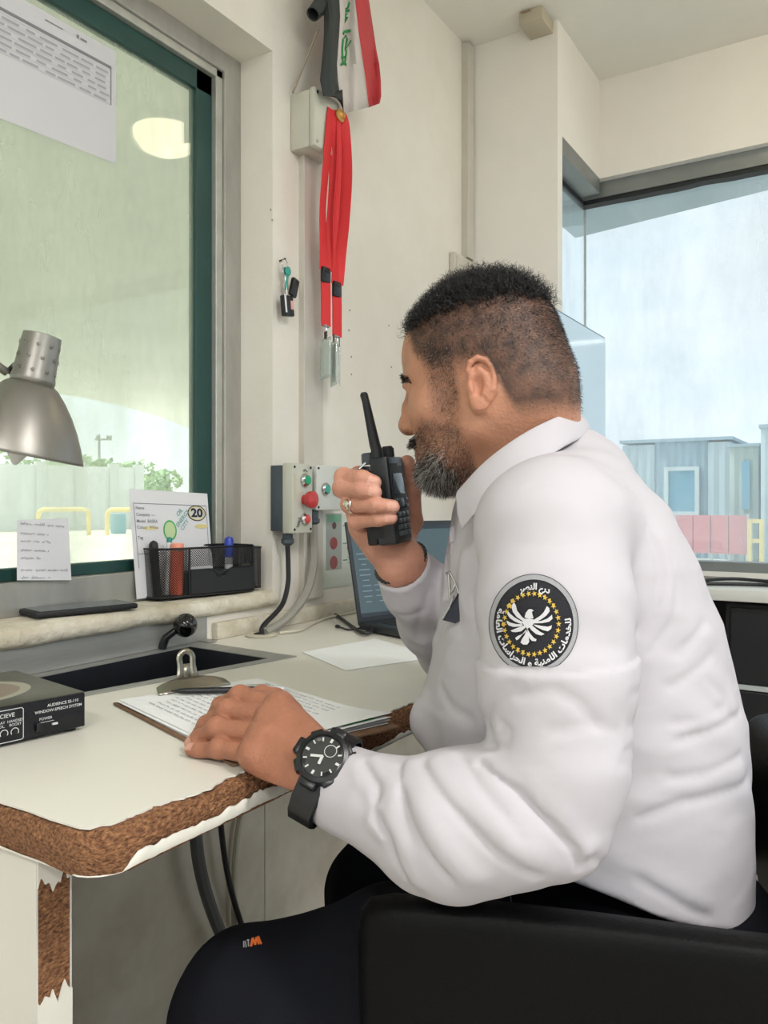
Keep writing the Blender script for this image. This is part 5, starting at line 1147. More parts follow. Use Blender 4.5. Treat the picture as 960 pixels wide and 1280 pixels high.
brow = ((np.abs(u_-.0235+.42*np.clip(l_-.030, 0, 1)) < .0040) & (f_ > .052) & (l_ > .012) & (l_ < .056)).astype(float); hc_ = mix(hc_, lin((40, 32, 30)), brow*.8)
eyeb = ((np.sqrt((f_-.0740)**2+(l_-.032)**2+(u_-.004)**2) < .0137)).astype(float); hc_ = mix(hc_, lin((225, 220, 214)), eyeb)
iris = ((np.sqrt((f_-.0865)**2+(l_-.032)**2+(u_-.004)**2) < .0062) & (eyeb > 0)).astype(float); hc_ = mix(hc_, lin((40, 28, 22)), iris)
col[:nh] = hc_
# hands: left toned darker than right, both mottled; pale nails
for (v0, v1, tips, dips, dirv) in ((nh, nh+len(lv_), LT, LD, A3(0, -.6, .8)), (nh+len(lv_), nh+len(lv_)+len(rv_), RT, RD, A3(.1, -1, .1))):
    vv = bv_[v0:v1]; c_ = col[v0:v1]*(1+.14*nz3(vv, 60., 2.))[:, None]
    base_ = lin((164, 110, 86)) if v0 == nh else lin((192, 138, 116)); c_ = c_*0+np.array(base_)*(1+.12*nz3(vv, 55., 2.)+.07*nz3(vv, 170., 9.))[:, None]
    for t_, dd in zip(tips, dips):
        ax_ = nrm_(t_-dd); nail_n = dirv-ax_*(dirv @ ax_); nail_n = nail_n/np.linalg.norm(nail_n); rel = vv-t_
        al = rel @ ax_; up_ = rel @ nail_n; sd = np.sqrt(np.maximum((rel**2).sum(1)-al**2-up_**2, 0))
        c_ = mix(c_, lin((214, 164, 146)), ((al > -.006) & (al < .0075) & (sd < .0052) & (up_ > .0035)).astype(float)*.75)
    col[v0:v1] = c_
M_skin = pm('skin', (176, 126, 100), .52, spec=.4, sss=.12, bump=(300, .18)); t = M_skin.node_tree; a_ = t.nodes.new('ShaderNodeAttribute'); a_.attribute_name = 'tone'; t.links.new(a_.outputs['Color'], t.nodes['Principled BSDF'].inputs['Base Color'])
body = np_mesh('body', bv_, bf_, M_skin, person, np.clip(col, 0, 1))
# ---- hair, beard, brows as short strands -------------------------------
def vnormals(v, f):
    fn_ = np.cross(v[f[:, 2]]-v[f[:, 0]], v[f[:, 3]]-v[f[:, 1]]); nn2 = np.zeros_like(v)
    for k in range(4): np.add.at(nn2, f[:, k], fn_)
    return nn2/(np.linalg.norm(nn2, axis=1)[:, None]+1e-12)
hn = vnormals(hv, hf); rng = np.random.default_rng(11)
def strands(name, prob, n, length, rad, lean, curl, mat, seg=3, jit=.35, lift=0., label=None):
    """n tapered three-sided hairs rooted on the head where prob is high"""
    pr_ = np.clip(prob, 0, None); pr_ = pr_/pr_.sum(); k = rng.choice(len(hv), n, p=pr_); root = hv[k]+rng.normal(0, .0007, (n, 3)); nr = hn[k]
    lv2 = length*(1+rng.uniform(-.4, .3, n)) if np.isscalar(length) else length[k]*(1+rng.uniform(-.35, .25, n))
    ln_ = (HR @ np.array(lean)) if not callable(lean) else lean(hl_[k]) @ HR.T.astype(float)
    d0 = nr*(1-.0)+ln_+rng.normal(0, jit, (n, 3)); d0 /= np.linalg.norm(d0, axis=1)[:, None]
    e1 = np.cross(d0, rng.normal(0, 1, (n, 3))); e1 /= np.linalg.norm(e1, axis=1)[:, None]; e2 = np.cross(d0, e1); ph = rng.uniform(0, 6.28, n); turns = rng.uniform(.7, 1.5, n)*curl[1] if curl else None
    V_ = []; 
    for s_ in range(seg+1):
        t_ = s_/seg; c = root+d0*(lv2*t_)[:, None]+nr*lift
        if curl: ang = ph+turns*6.28*t_; rr = curl[0]*min(1, t_*2.2); c = c+(e1*np.cos(ang)[:, None]+e2*np.sin(ang)[:, None])*rr
        r_ = rad*(1-.75*t_)
        for j in range(3): a = 2.094*j; V_.append(c+(e1*math.cos(a)+e2*math.sin(a))*r_)
    V_ = np.stack(V_, 1); F_ = []
    for s_ in range(seg):
        for j in range(3): a, b_ = s_*3+j, s_*3+(j+1) % 3; F_.append((a, b_, b_+3, a+3))
    F_ = (np.arange(n)[:, None, None]*((seg+1)*3)+np.array(F_)[None]).reshape(-1, 4)
    o = np_mesh(name, V_.reshape(-1, 3), F_, mat, person); o['kind'] = 'stuff'
    if label: o['label'] = label
    return o
def hairmat(name, c, rough=.4, grey=0.):
    m = pm(name, c, rough, spec=.5)
    if grey:
        t = m.node_tree; g_ = t.nodes.new('ShaderNodeNewGeometry'); r_ = t.nodes.new('ShaderNodeValToRGB'); r_.color_ramp.interpolation = 'CONSTANT'
        r_.color_ramp.elements[0].color = (*lin(c), 1); r_.color_ramp.elements[1].position = 1-grey; r_.color_ramp.elements[1].color = (*lin((196, 192, 186)), 1)
        t.links.new(g_.outputs['Random Per Island'], r_.inputs[0]); t.links.new(r_.outputs[0], t.nodes['Principled BSDF'].inputs['Base Color'])
    return m
area_w = np.ones(nh)
strands('hair', ss(u_+.10*np.clip(f_, 0, 1), .068, .095)*side, 5200, .010+.005*ss(-f_, -.06, .0), .00050, (.25, 0, .1), (.0032, 1.0), hairmat('black_hair', (24, 22, 24), .35), seg=9, jit=.30)
strands('cropped_hair', side*(u_ < .10)*(.25+.75*ss(u_, -.03, .06)), 21000, .0032, .00016, lambda h: np.stack([-.5+0*h[:, 0], 0*h[:, 0], -.8+0*h[:, 0]], 1), None, hairmat('cropped_hair', (40, 33, 31), .5, .03), seg=2, jit=.25, label='short faded hair on the sides and back')
blen = .0026+.0075*chin_m+.002*jawline
down = lambda h: np.stack([.25+0*h[:, 0], 0*h[:, 0], -.75+0*h[:, 0]], 1)
strands('beard', np.clip(chin_m+.45*ss(-u_, .062, .085)*beard*ss(f_, .02, .05), 0, 3)*(u_ > -.122)*(1-lips)*(1-ss(f_, .072, .082)*ss(u_, -.092, -.078)), 5200, .0022+.0075*chin_m+.002*jawline, .00025, down, (.0010, .5), hairmat('beard_hair', (44, 38, 37), .45, .36), seg=3, jit=.35)
strands('stubble', beard*(.6+.6*jawline+.8*sburn)*(1-.6*chin_m), 9000, .0026, .00016, down, None, hairmat('stubble_hair', (48, 36, 32), .5, .10), seg=2, jit=.30, label='short dark stubble on the cheek')
strands('moustache', must, 800, .0065, .00034, lambda h: np.stack([.35+0*h[:, 0], np.sign(h[:, 1])*.55, -.75+0*h[:, 0]], 1), None, hairmat('moustache_hair', (34, 30, 30), .4, .1), seg=3, jit=.2)
strands('eyebrows', brow, 380, .0042, .00030, lambda h: np.stack([-.35+0*h[:, 0], np.sign(h[:, 1])*.8, .1+0*h[:, 0]], 1), None, hairmat('brow_hair', (30, 26, 26), .4), seg=2, jit=.15)
# ------------------------------------------------------------------ shirt
TZ = np.array([.50, .548, .62, .671, .738, .788, .829, .888, .918, .948, .981, 1.004, 1.018, 1.042, 1.066, 1.085], F4)
_bk = np.array([.42, .419, .417, .4157, .411, .407, .394, .380, .365, .354, .3354, .324, .3095, .279, .257, .240], F4); _fr = np.array([.065, .06, .055, .053, .050, .045, .055, .066, .069, .071, .077, .080, .085, .10, .115, .13], F4)
_bk = _bk-np.interp(TZ, [.6, 1.0, 1.085], [.027, .022, .008]).astype(F4); TC = (_bk+_fr)/2; TA = (_bk-_fr)/2
TB = np.array([.170, .172, .172, .172, .172, .172, .170, .166, .166, .166, .160, .150, .140, .112, .082, .058], F4)
SLV = [(q(686, 672, .738), .066), (q(694, 760, .710), .0650), (q(696, 850, .692), .0600), (q(698, 950, .677), .0530), (q(698, 1030, .670), .0420)]
FLV = [(q(698, 1030, .670), .0420), (q(640, 1018, .678), .0560), (q(575, 1026, .690), .0555), (q(562, 1034, .694), .0525), (q(516, 1022, .708), .0445), (q(470, 1001, .727), .0360), (q(430, 986, .751), .0345), (q(412, 978, .758), .0340)]
RSLV = [(q(640, 690, 1.05), .068), (q(600, 770, 1.10), .060), (q(572, 805, 1.125), .054), (q(545, 775, 1.07), .047), (q(520, 735, 1.00), .038), (q(505, 712, .972), .0345)]
def lst(l): return [a for a, b_ in l], [b_ for a, b_ in l]
def torso(p):
    z = p[:, 2]; c = np.interp(z, TZ, TC); a = np.interp(z, TZ, TA); b_ = np.interp(z, TZ, TB); x = np.abs((p[:, 0]-c+.05*(p[:, 1]-.9))/a); y = np.abs((p[:, 1]-.905)/b_)
    return ((((x**2.25+y**2.25)+1e-9)**(1/2.25)-1)*np.minimum(a, b_)*.92).astype(F4)
HEM = (-.325, -.214); hem_z = lambda p: .629+HEM[0]*(p[:, 0]-.27)+HEM[1]*(p[:, 1]-.74)
c0, c1 = q(600, 830, .69), q(790, 820, .69); axd = nrm_(SLV[3][0]-SLV[1][0]); led_n = nrm_(np.cross(nrm_(c1-c0), A3(0, 1, 0))); led_n = led_n if led_n @ axd > 0 else -led_n
def shirt_base(p, ledge=True):
    d = smax(smax(torso(p), p[:, 2]-1.092, .02), hem_z(p)-p[:, 2]-.003*np.sin(30*p[:, 0]), .004)
    d = smin(d, cap(p, q(700, 618, .90), q(690, 668, .745), .040, .060), .035)
    d = smin(d, cap(p, q(738, 602, .885), q(712, 645, .79), .043, .056), .03)
    d = smin(d, cap(p, q(694, 618, .91), q(645, 690, 1.05), .040, .060), .035)
    ra = chain(p, *lst(RSLV), .02); d = smin(d, ra, .016)
    arm = chain(p, *lst(SLV), .02); d = smin(d, arm, (.008+.032*ss(p[:, 2], .93, 1.02)).astype(F4))
    if ledge:
        ld_ = (p-c0) @ led_n; low = smax(arm-(.0046-.0026*np.clip(ld_/.06, 0, 1)), -ld_, .0015); low = smax(low, ld_-.17, .05); d = np.minimum(d, low)
    d = smin(d, chain(p, *lst(FLV), .02), .007)
    d = smin(d, cap(p, q(542, 902, .90), q(600, 930, .87), .026, .034), .022)
    d = smin(d, cap(p, q(526, 1086, .70), q(570, 1078, .69), .011, .016), .03)
    return d
def trace(fn, px, py, t0=.5, t1=1.4):
    px = np.atleast_1d(np.asarray(px, float)); py = np.atleast_1d(np.asarray(py, float)); D = np.full(len(px), t0)
    ray = np.stack([(px-480)/FPX, np.ones(len(px)), -(py-630)/FPX], 1)
    for _ in range(70): D = D+fn((ray*D[:, None]+np.array([0, 0, HC])).astype(F4))*.8
    return ray*D[:, None]+np.array([0, 0, HC]), D
# folds: polylines on the cloth, (height, width): + raises a ridge, - sinks a crease
FOLD = [
 ([(455, 955), (474, 985), (470, 1015), (488, 1050), (505, 1095)], -.0055, .0065), ([(468, 950), (490, 985), (488, 1020), (505, 1060), (520, 1100)], .0055, .010),
 ([(500, 958), (505, 1000), (525, 1050), (562, 1098)], -.0050, .0065), ([(512, 956), (520, 1000), (545, 1045), (585, 1095)], .0048, .011),
 ([(528, 955), (545, 985), (585, 1030), (630, 1072), (672, 1095)], -.0045, .007), ([(545, 955), (570, 990), (610, 1030), (660, 1070)], .0042, .012),
 ([(575, 945), (600, 985), (630, 1020), (650, 1048)], -.0040, .008), ([(600, 955), (650, 992), (690, 1032), (718, 1062), (726, 1085)], -.0075, .0055), ([(612, 945), (665, 985), (705, 1025), (735, 1062)], .0050, .010),
 ([(440, 948), (448, 972), (462, 985), (470, 1004)], .0030, .008), ([(470, 1012), (462, 1030), (478, 1046)], .0040, .006),
 ([(640, 858), (614, 874), (606, 900), (616, 930)], -.0045, .010), ([(650, 870), (690, 862), (722, 878), (745, 905)], -.0038, .009), ([(612, 935), (632, 930), (636, 915), (626, 905)], -.0042, .006), ([(620, 850), (602, 872), (600, 905)], .0035, .010),
 ([(690, 915), (740, 906), (770, 914)], -.0022, .008), ([(640, 838), (700, 836), (780, 826)], .0020, .008),
 ([(800, 790), (818, 758), (826, 720), (822, 690), (808, 662)], -.0042, .0075), ([(812, 800), (835, 760), (842, 715), (832, 680)], .0032, .011), ([(838, 700), (846, 735), (838, 780), (812, 815)], -.0025, .007),
 ([(790, 868), (840, 858), (890, 820)], -.0036, .008), ([(786, 908), (845, 905), (905, 885)], -.0040, .007), ([(782, 940), (850, 925), (905, 905), (925, 890)], -.0044, .007), ([(784, 924), (850, 912), (915, 888)], .0030, .011), ([(778, 955), (840, 972), (880, 968), (925, 945)], -.0040, .008),
 ([(800, 1022), (850, 1003), (900, 992), (935, 975)], -.0044, .009), ([(800, 1005), (860, 985), (925, 962)], .0030, .013), ([(740, 1072), (800, 1100), (850, 1130), (885, 1148)], -.0042, .008), ([(760, 1070), (820, 1098), (880, 1128)], .0028, .012),
 ([(885, 850), (905, 870), (915, 900)], -.0028, .008), ([(800, 835), (850, 815), (880, 780)], -.0034, .008), ([(850, 700), (875, 745), (890, 790)], .0018, .012),
 ([(660, 610), (720, 602), (780, 606), (812, 620)], -.0012, .004), ([(620, 645), (690, 628), (740, 640)], .0016, .014), ([(598, 700), (590, 745), (596, 800)], -.0030, .007), ([(580, 690), (575, 740), (584, 770)], .0025, .010),
 ([(560, 780), (572, 800), (560, 815)], .0030, .010), ([(530, 905), (560, 918), (600, 932)], -.0040, .007), ([(552, 860), (565, 885), (590, 900)], -.0030, .008), ([(500, 770), (525, 765), (552, 780)], -.0026, .007), ([(505, 790), (530, 805), (545, 800)], .0030, .008), ([(535, 740), (525, 770), (520, 800)], -.0024, .007),
 ([(548, 850), (556, 830), (580, 838)], .0018, .010), ([(600, 990), (640, 1040), (690, 1085)], .0025, .012), ([(530, 1010), (560, 1060), (600, 1096)], .0030, .010), ([(700, 700), (740, 690), (790, 700)], .0014, .016)]
FOLDS = []
for pl, A_, w_ in FOLD:
    s_ = .48 if pl[0][0] > 735 else .74
    A_, w_ = (A_*s_, w_*.66) if A_ < 0 else (A_*s_, w_)
    P_, D_ = trace(lambda p: shirt_base(p, True), [a for a, b_ in pl], [b_ for a, b_ in pl])
    if D_.max() < 1.3 and np.abs(np.diff(D_)).max() < .12: FOLDS.append((P_.astype(F4), A_, w_))
def folds(p):
    t_ = np.zeros(len(p), F4)
    for P_, A_, w_ in FOLDS:
        m_ = np.ones(len(p), bool)
        lo, hi = P_.min(0)-3*w_, P_.max(0)+3*w_; m_ = ((p > lo) & (p < hi)).all(1)
        if not m_.any(): continue
        pp = p[m_]; dd = None
        for i in range(len(P_)-1): c = cap(pp, P_[i], P_[i+1], 0, 0); dd = c if dd is None else np.minimum(dd, c)
        t_[m_] += A_*np.exp(-(dd/w_)**2)
    x, y, z = p[:, 0], p[:, 1], p[:, 2]
    return t_+.0009*np.sin(38*x+21*z+9*np.sin(13*y+11*z))*np.sin(27*z-19*x+14*y)
CUFN = nrm_(FLV[-2][0]-FLV[-3][0]); CUFC = q(412, 978, .7585); RCN = nrm_(RSLV[-1][0]-RSLV[-2][0]); RCC = q(503, 708, .968)
def shirt_sdf(p):
    d = shirt_base(p)-folds(p)
    nearL = p[:, 0] < .03; cl_ = (p-CUFC) @ CUFN; d = np.where(nearL & (p[:, 1] < .82), smax(d, cl_, .003), d)
    nr_ = (p[:, 1] > .88) & (p[:, 0] < .075) & (p[:, 2] > .9); d = np.where(nr_, smax(d, (p-RCC) @ RCN, .003), d)
    # hollow sleeve ends and neck opening
    hol = np.minimum(cap(p, CUFC+CUFN*.02, CUFC-CUFN*.03, .0300, .0300), cap(p, RCC+RCN*.02, RCC-RCN*.025, .0285, .0285)); d = smax(d, -hol, .002)
    d = smax(d, -cap(p, NECK1-A3(0, 0, .02), hp_(-.030, 0, -.03), .066, .07), .006)
    return d
M_shirt = pm('white_shirt_cloth', (191, 187, 192), .85, spec=.25, bump=(1400, .06), var=(7, .03))
sv_, sf_ = mesh_field(shirt_sdf, (-.085, .585, .50), (.44, 1.215, 1.115), .0031, 1.7)
shirt = np_mesh('shirt', sv_, sf_, M_shirt, person)
# collar: fold-over leaf and stand, lofted round the neck
TOP = [(573, 615, .825), (606, 579, .800), (650, 546, .792), (692, 524, .812), (720, 515, .890), (706, 519, .958), (660, 545, .990), (612, 590, .985), (580, 624, .945)]
BOT = [(582, 663, .805), (606, 634, .782), (655, 594, .772), (703, 560, .795), (732, 543, .890), (714, 548, .978), (662, 578, 1.010), (610, 632, 1.000), (571, 690, .945)]
def spline(pts, n):
    P_ = [np.array(q(*p), float) for p in pts]; o = []
    for i in range(len(P_)-1):
        p0, p1, p2, p3 = P_[max(i-1, 0)], P_[i], P_[i+1], P_[min(i+2, len(P_)-1)]
        for k in range(n): t_ = k/n; o.append(.5*((2*p1)+(p2-p0)*t_+(2*p0-5*p1+4*p2-p3)*t_*t_+(3*p1-p0-3*p2+p3)*t_**3))
    return np.array(o+[P_[-1]])
ts, bs_ = spline(TOP, 8), spline(BOT, 8); ctr_ = np.array(q(668, 590, .905), float)
out_ = ts-ctr_; out_[:, 2] = 0; out_ /= np.linalg.norm(out_, axis=1)[:, None]
rows_ = [ts-out_*.004-np.array([0, 0, .030]), ts-out_*.003-np.array([0, 0, .012]), ts-out_*.0015-np.array([0, 0, .001]), ts+out_*.001+np.array([0, 0, .0006]), ts+out_*.003-np.array([0, 0, .002])]
for k in (.25, .5, .75, 1.): b2 = ts*(1-k)+bs_*k+out_*(.003+.004*math.sin(k*2.6)); rows_.append(b2)
nr, nc = len(rows_), len(ts); cvv = np.concatenate(rows_); cff = np.array([(i*nc+j, i*nc+j+1, (i+1)*nc+j+1, (i+1)*nc+j) for i in range(nr-1) for j in range(nc-1)])
co = np_mesh('collar', cvv, cff, M_shirt, shirt); md = co.modifiers.new('thick', 'SOLIDIFY'); md.thickness = .0022; md.offset = 0; md = co.modifiers.new('smooth', 'SUBSURF'); md.levels = md.render_levels = 1
# ---- round embroidered patch on the near sleeve --------------------------
def mkmesh(name, polys, mat, parent, kind=None):
    """polygons of cam-axes points -> one mesh"""
    bm = bmesh.new()
    for P_ in polys:
        wv = to_world(np.array(P_))-np.array(root_loc(parent)); vs_ = [bm.verts.new(v) for v in wv]
        try: bm.faces.new(vs_)
        except ValueError: pass
    bmesh.ops.triangulate(bm, faces=[f for f in bm.faces if len(f.verts) > 4])
    me = bpy.data.meshes.new(name); bm.to_mesh(me); bm.free(); me.materials.append(mat); o = link(name, me, parent)
    if kind: o['kind'] = kind
    return o
PC, PR = (667., 780.), 54.6
arm_only = lambda p: shirt_base(p, False)
P0, _ = trace(arm_only, [PC[0]], [PC[1]]); e_ = .002
def drape(uv, off):
    """patch plane (unit radius) laid on the sleeve"""
    uv = np.asarray(uv, float); P_, D_ = trace(arm_only, PC[0]+PR*uv[:, 0], np.minimum(PC[1]-PR*1.115*uv[:, 1], 833.)); tocam = np.array([0, 0, HC])-P_; tocam /= np.linalg.norm(tocam, axis=1)[:, None]; return P_+tocam*(off+.0012)
def ring_polys(r0, r1, off, n=64, m=3):
    a = np.linspace(0, 2*np.pi, n, endpoint=False); R_ = [drape(np.stack([np.cos(a)*r, np.sin(a)*r], 1), off) for r in np.linspace(r0, r1, m+1)]
    return [(R_[i][j], R_[i][(j+1) % n], R_[i+1][(j+1) % n], R_[i+1][j]) for i in range(m) for j in range(n)]
M_pblack = pm('patch_black_thread', (28, 29, 36), .8, bump=(1500, .3)); M_pwhite = pm('patch_white_thread', (214, 213, 216), .8, bump=(1500, .3)); M_pgold = pm('patch_gold_thread', (204, 172, 72), .7); M_pgrey = pm('patch_border_thread', (172, 172, 176), .8, bump=(1600, .5))
pb = mkmesh('patch', ring_polys(.0, .93, .0010, 64, 8), M_pblack, shirt); pb['label'] = 'round black sleeve patch with a white eagle in a gold star ring'
# third-level pieces hang on the shirt itself
mkmesh('patch_border', ring_polys(.915, .995, .0016, 80, 3)+ring_polys(.995, 1.015, .0008, 80, 1), M_pgrey, shirt)
mkmesh('patch_edging', ring_polys(1.0, 1.03, .0006, 80, 1), M_pblack, shirt)
EAG = [[(395, 435), (405, 400), (425, 375), (445, 372), (465, 385), (450, 392), (455, 415), (462, 440), (430, 447)],
 [(318, 322), (330, 345), (340, 385), (375, 430), (400, 450), (410, 470), (380, 462), (335, 430), (308, 395), (298, 360), (305, 335)],
 [(272, 388), (290, 410), (320, 435), (360, 458), (390, 475), (370, 485), (320, 465), (285, 440), (265, 410)], [(262, 458), (290, 475), (330, 485), (385, 487), (370, 503), (310, 507), (275, 495), (262, 475)],
 [(290, 535), (320, 522), (365, 505), (405, 490), (400, 515), (370, 540), (330, 547), (305, 545)], [(395, 445), (460, 448), (475, 470), (450, 497), (415, 522), (395, 497), (375, 472)],
 [(562, 350), (580, 365), (583, 390), (560, 420), (520, 450), (480, 472), (455, 470), (470, 450), (510, 425), (540, 395), (555, 365)], [(600, 415), (605, 445), (580, 468), (530, 478), (465, 480), (470, 466), (520, 462), (565, 445), (590, 425)],
 [(600, 495), (595, 520), (570, 540), (530, 530), (480, 505), (460, 488), (530, 500), (570, 505)], [(545, 560), (520, 572), (480, 560), (445, 530), (425, 500), (445, 490), (480, 520), (515, 545)],
 [(412, 520), (400, 545), (375, 570), (350, 600), (335, 608), (325, 590), (345, 575), (380, 560)], [(410, 530), (425, 575), (430, 620), (415, 640), (385, 640), (365, 625), (375, 600), (395, 570)], [(416, 520), (435, 555), (465, 590), (485, 600), (480, 615), (450, 612), (430, 590), (418, 555)]]
mkmesh('eagle_emblem', [drape([((x-463)/327, -(y-485)/367) for x, y in pl], .0024) for pl in EAG], M_pwhite, shirt)
stars = []
for k in range(30):
    a = 2*math.pi*k/30; c_ = (.625*math.cos(a)-.05, .625*math.sin(a)); rr = .066
    pts = [(c_[0]+(rr if i % 2 == 0 else rr*.40)*math.cos(a+math.pi/2+i*math.pi/5), c_[1]+(rr if i % 2 == 0 else rr*.40)*math.sin(a+math.pi/2+i*math.pi/5)) for i in range(10)]
    stars.append(drape(pts, .0022))
mkmesh('star_ring', stars, M_pgold, shirt, 'stuff')
FORMS = {'ا': ('\uFE8D', '\uFE8E', None, None), 'د': ('\uFEA9', '\uFEAA', None, None), 'ر': ('\uFEAD', '\uFEAE', None, None), 'و': ('\uFEED', '\uFEEE', None, None), 'ة': ('\uFE93', '\uFE94', None, None)}
for ch, b_ in (('ع', 0xFEC9), ('ل', 0xFEDD), ('ن', 0xFEE5), ('ص', 0xFEB9), ('خ', 0xFEA5), ('م', 0xFEE1), ('ت', 0xFE95), ('ي', 0xFEF1), ('ح', 0xFEA1), ('س', 0xFEB1), ('ه', 0xFEE9), ('ك', 0xFED9), ('ب', 0xFE8F)): FORMS[ch] = tuple(chr(b_+i) for i in range(4))
def shape_ar(s):
    """joined letter forms in left-to-right drawing order"""
    o = []
    for w_ in s.split(' '):
        r = ''
        for i, ch in enumerate(w_):
            pj_ = i > 0 and FORMS[w_[i-1]][2] is not None; nj = i < len(w_)-1 and FORMS[ch][2] is not None
            r += FORMS[ch][3 if pj_ and nj else 1 if pj_ else 2 if nj else 0]
        o.append(r[::-1])
    return ' '.join(o[::-1])
def arc_text(s, size, R_, ang0, top, spread=1.):
    me = text_mesh(shape_ar(s), size, .012); co_ = np.array([v.co[:2] for v in me.vertices]); x = co_[:, 0]*spread
    if top: a = math.radians(ang0)-x/R_; r = R_+co_[:, 1]
    else: a = math.radians(ang0)+x/R_; r = R_-co_[:, 1]
    P_ = drape(np.stack([r*np.cos(a), r*np.sin(a)], 1), .0022); return [[P_[i] for i in p.vertices] for p in me.polygons]
mkmesh('patch_lettering', arc_text('درع النصر', .175, .765, 88, True, 1.1)+arc_text('للخدمات الامنية و الحراسات العامة', .185, .80, 263, False, 1.16), M_pwhite, shirt)
# ---- clip and name tag on the far breast pocket ---------------------------
def wdir(v): return Vector((-SN*v[1]+CS*v[0], CS*v[1]+SN*v[0], v[2])).normalized()
def wp(px, py, D): return at(px, py, D)
bg_ = MB(); Db = float(trace(shirt_base, [573.], [750.])[1][0])-.004; Db = Db if Db < 1 else .85
bg_.prism([wp(572, 742, Db), wp(576, 742, Db), wp(582, 772, Db-.004), wp(569, 779, Db), wp(554, 775, Db+.006)], -wdir((0, 1, 0)), .002)
bdg = bg_.build('name_tag', pm('tag_navy', (30, 34, 50), .5), person, 0, label='dark navy name tag')
MB().tube([wp(557, 717, Db), wp(562, 715, Db), wp(566, 722, Db), wp(572, 736, Db), wp(574, 742, Db)], .0016, 8).tube([wp(561, 718, Db), wp(562, 735, Db), wp(561, 746, Db), wp(566, 738, Db), wp(569, 730, Db)], .0016, 8).tube([wp(568, 744, Db), wp(562, 760, Db+.002), wp(553, 775, Db+.005)], .001, 6).build('clip', M_chrome, bdg, .9, label='chrome clip')
# ---- trousers and shoes ------------------------------------------------------
def trouser_sdf(p):
    d = ell(p, A3(.27, .90, .535), (.165, .185, .115))
    d = smin(d, chain(p, [A3(.27, .815, .530), q(500, 1228, .812), KNL, A3(-.130, .82, .30), A3(-.11, .83, .06)], [.105, .086, .0745, .066, .064], .03), .04)
    d = smin(d, chain(p, [A3(.28, .99, .530), q(560, 1140, 1.06), KNR, A3(.0, 1.11, .28), A3(.03, 1.12, .06)], [.105, .090, .0745, .066, .064], .03), .04)
    x, y, z = p[:, 0], p[:, 1], p[:, 2]; d = d+.0022*np.sin(45*x+18*z+5*np.sin(20*y))*np.sin(22*z+31*x)
    return smax(d, .055-p[:, 2], .004)
M_trou = pm('black_trousers', (20, 21, 27), .9, spec=.12, bump=(1100, .12))
t = M_shirt.node_tree; n_ = t.nodes.new('ShaderNodeTexNoise'); n_.inputs['Scale'].default_value = 13; n_.inputs['Detail'].default_value = 1.5; n_.inputs['Distortion'].default_value = .25
b2n = t.nodes.new('ShaderNodeBump'); b2n.inputs['Strength'].default_value = .22; b2n.inputs['Distance'].default_value = .012; tcn_ = t.nodes.new('ShaderNodeTexCoord'); mpn_ = t.nodes.new('ShaderNodeMapping'); mpn_.inputs['Rotation'].default_value = (.4, .7, .3); mpn_.inputs['Scale'].default_value = (1, 1, 2.2)
t.links.new(tcn_.outputs['Object'], mpn_.inputs[0]); t.links.new(mpn_.outputs[0], n_.inputs['Vector']); t.links.new(n_.outputs[0], b2n.inputs['Height']); fb_ = [n for n in t.nodes if n.type == 'BUMP' and n != b2n][0]; t.links.new(b2n.outputs[0], fb_.inputs['Normal'])
tv, tf = mesh_field(trouser_sdf, (-.25, .66, .04), (.46, 1.24, .68), .006, 1.6)
trou = np_mesh('trousers', tv, tf, M_trou, person)
def tstroke(pts, wd_, mat, name):
    P_, _ = trace(trouser_sdf, [a for a, b_ in pts], [b_ for a, b_ in pts]); k = np.array([0, -.0012, .0006]); o = []
    for a, b_ in zip(P_, P_[1:]):
        dd = b_-a; s_ = np.cross(dd, [0, -1, .3]); s_ = s_/np.linalg.norm(s_)*wd_/2; o.append([a-s_+k, b_-s_+k, b_+s_+k, a+s_+k])
    return o
mkmesh('orange_mark', tstroke([(314, 1183), (316, 1172), (319, 1180)], .0022, None, '')+tstroke([(319, 1181), (321, 1171), (324, 1180)], .0022, None, '')+tstroke([(323, 1170), (327, 1180)], .0018, None, ''), pm('orange_thread', (222, 110, 48), .7), trou)
mkmesh('grey_lettering', tstroke([(305, 1184), (305, 1176)], .0012, None, '')+tstroke([(307, 1176), (308, 1184)], .0012, None, '')+tstroke([(309, 1175), (312, 1175)], .0012, None, '')+tstroke([(310.5, 1175), (311, 1183)], .0012, None, ''), pm('grey_thread', (150, 150, 154), .7), trou)
mkmesh('pocket_stitch', tstroke([(639, 1104), (638, 1120), (640, 1138)], .0012, None, ''), pm('stitch_grey', (92, 96, 102), .8), trou)
for kx_, ky_, lab in ((-.13, .83, None), (.01, 1.12, None)):
    def shoe(p, c=(kx_, ky_)):
        d = chain(p, [A3(c[0]+.03, c[1], .05), A3(c[0]-.08, c[1]+.01, .045), A3(c[0]-.17, c[1]+.02, .036)], [.048, .042, .034], .03); d = smin(d, cap(p, A3(c[0]+.02, c[1], .05), A3(c[0]+.018, c[1], .10), .047, .05), .02); return smax(d, .004-p[:, 2], .004)
    v_, f2_ = mesh_field(shoe, (kx_-.23, ky_-.08, -.01), (kx_+.10, ky_+.1, .12), .006); np_mesh('shoe', v_, f2_, pm('black_shoe', (16, 16, 18), .35), person)
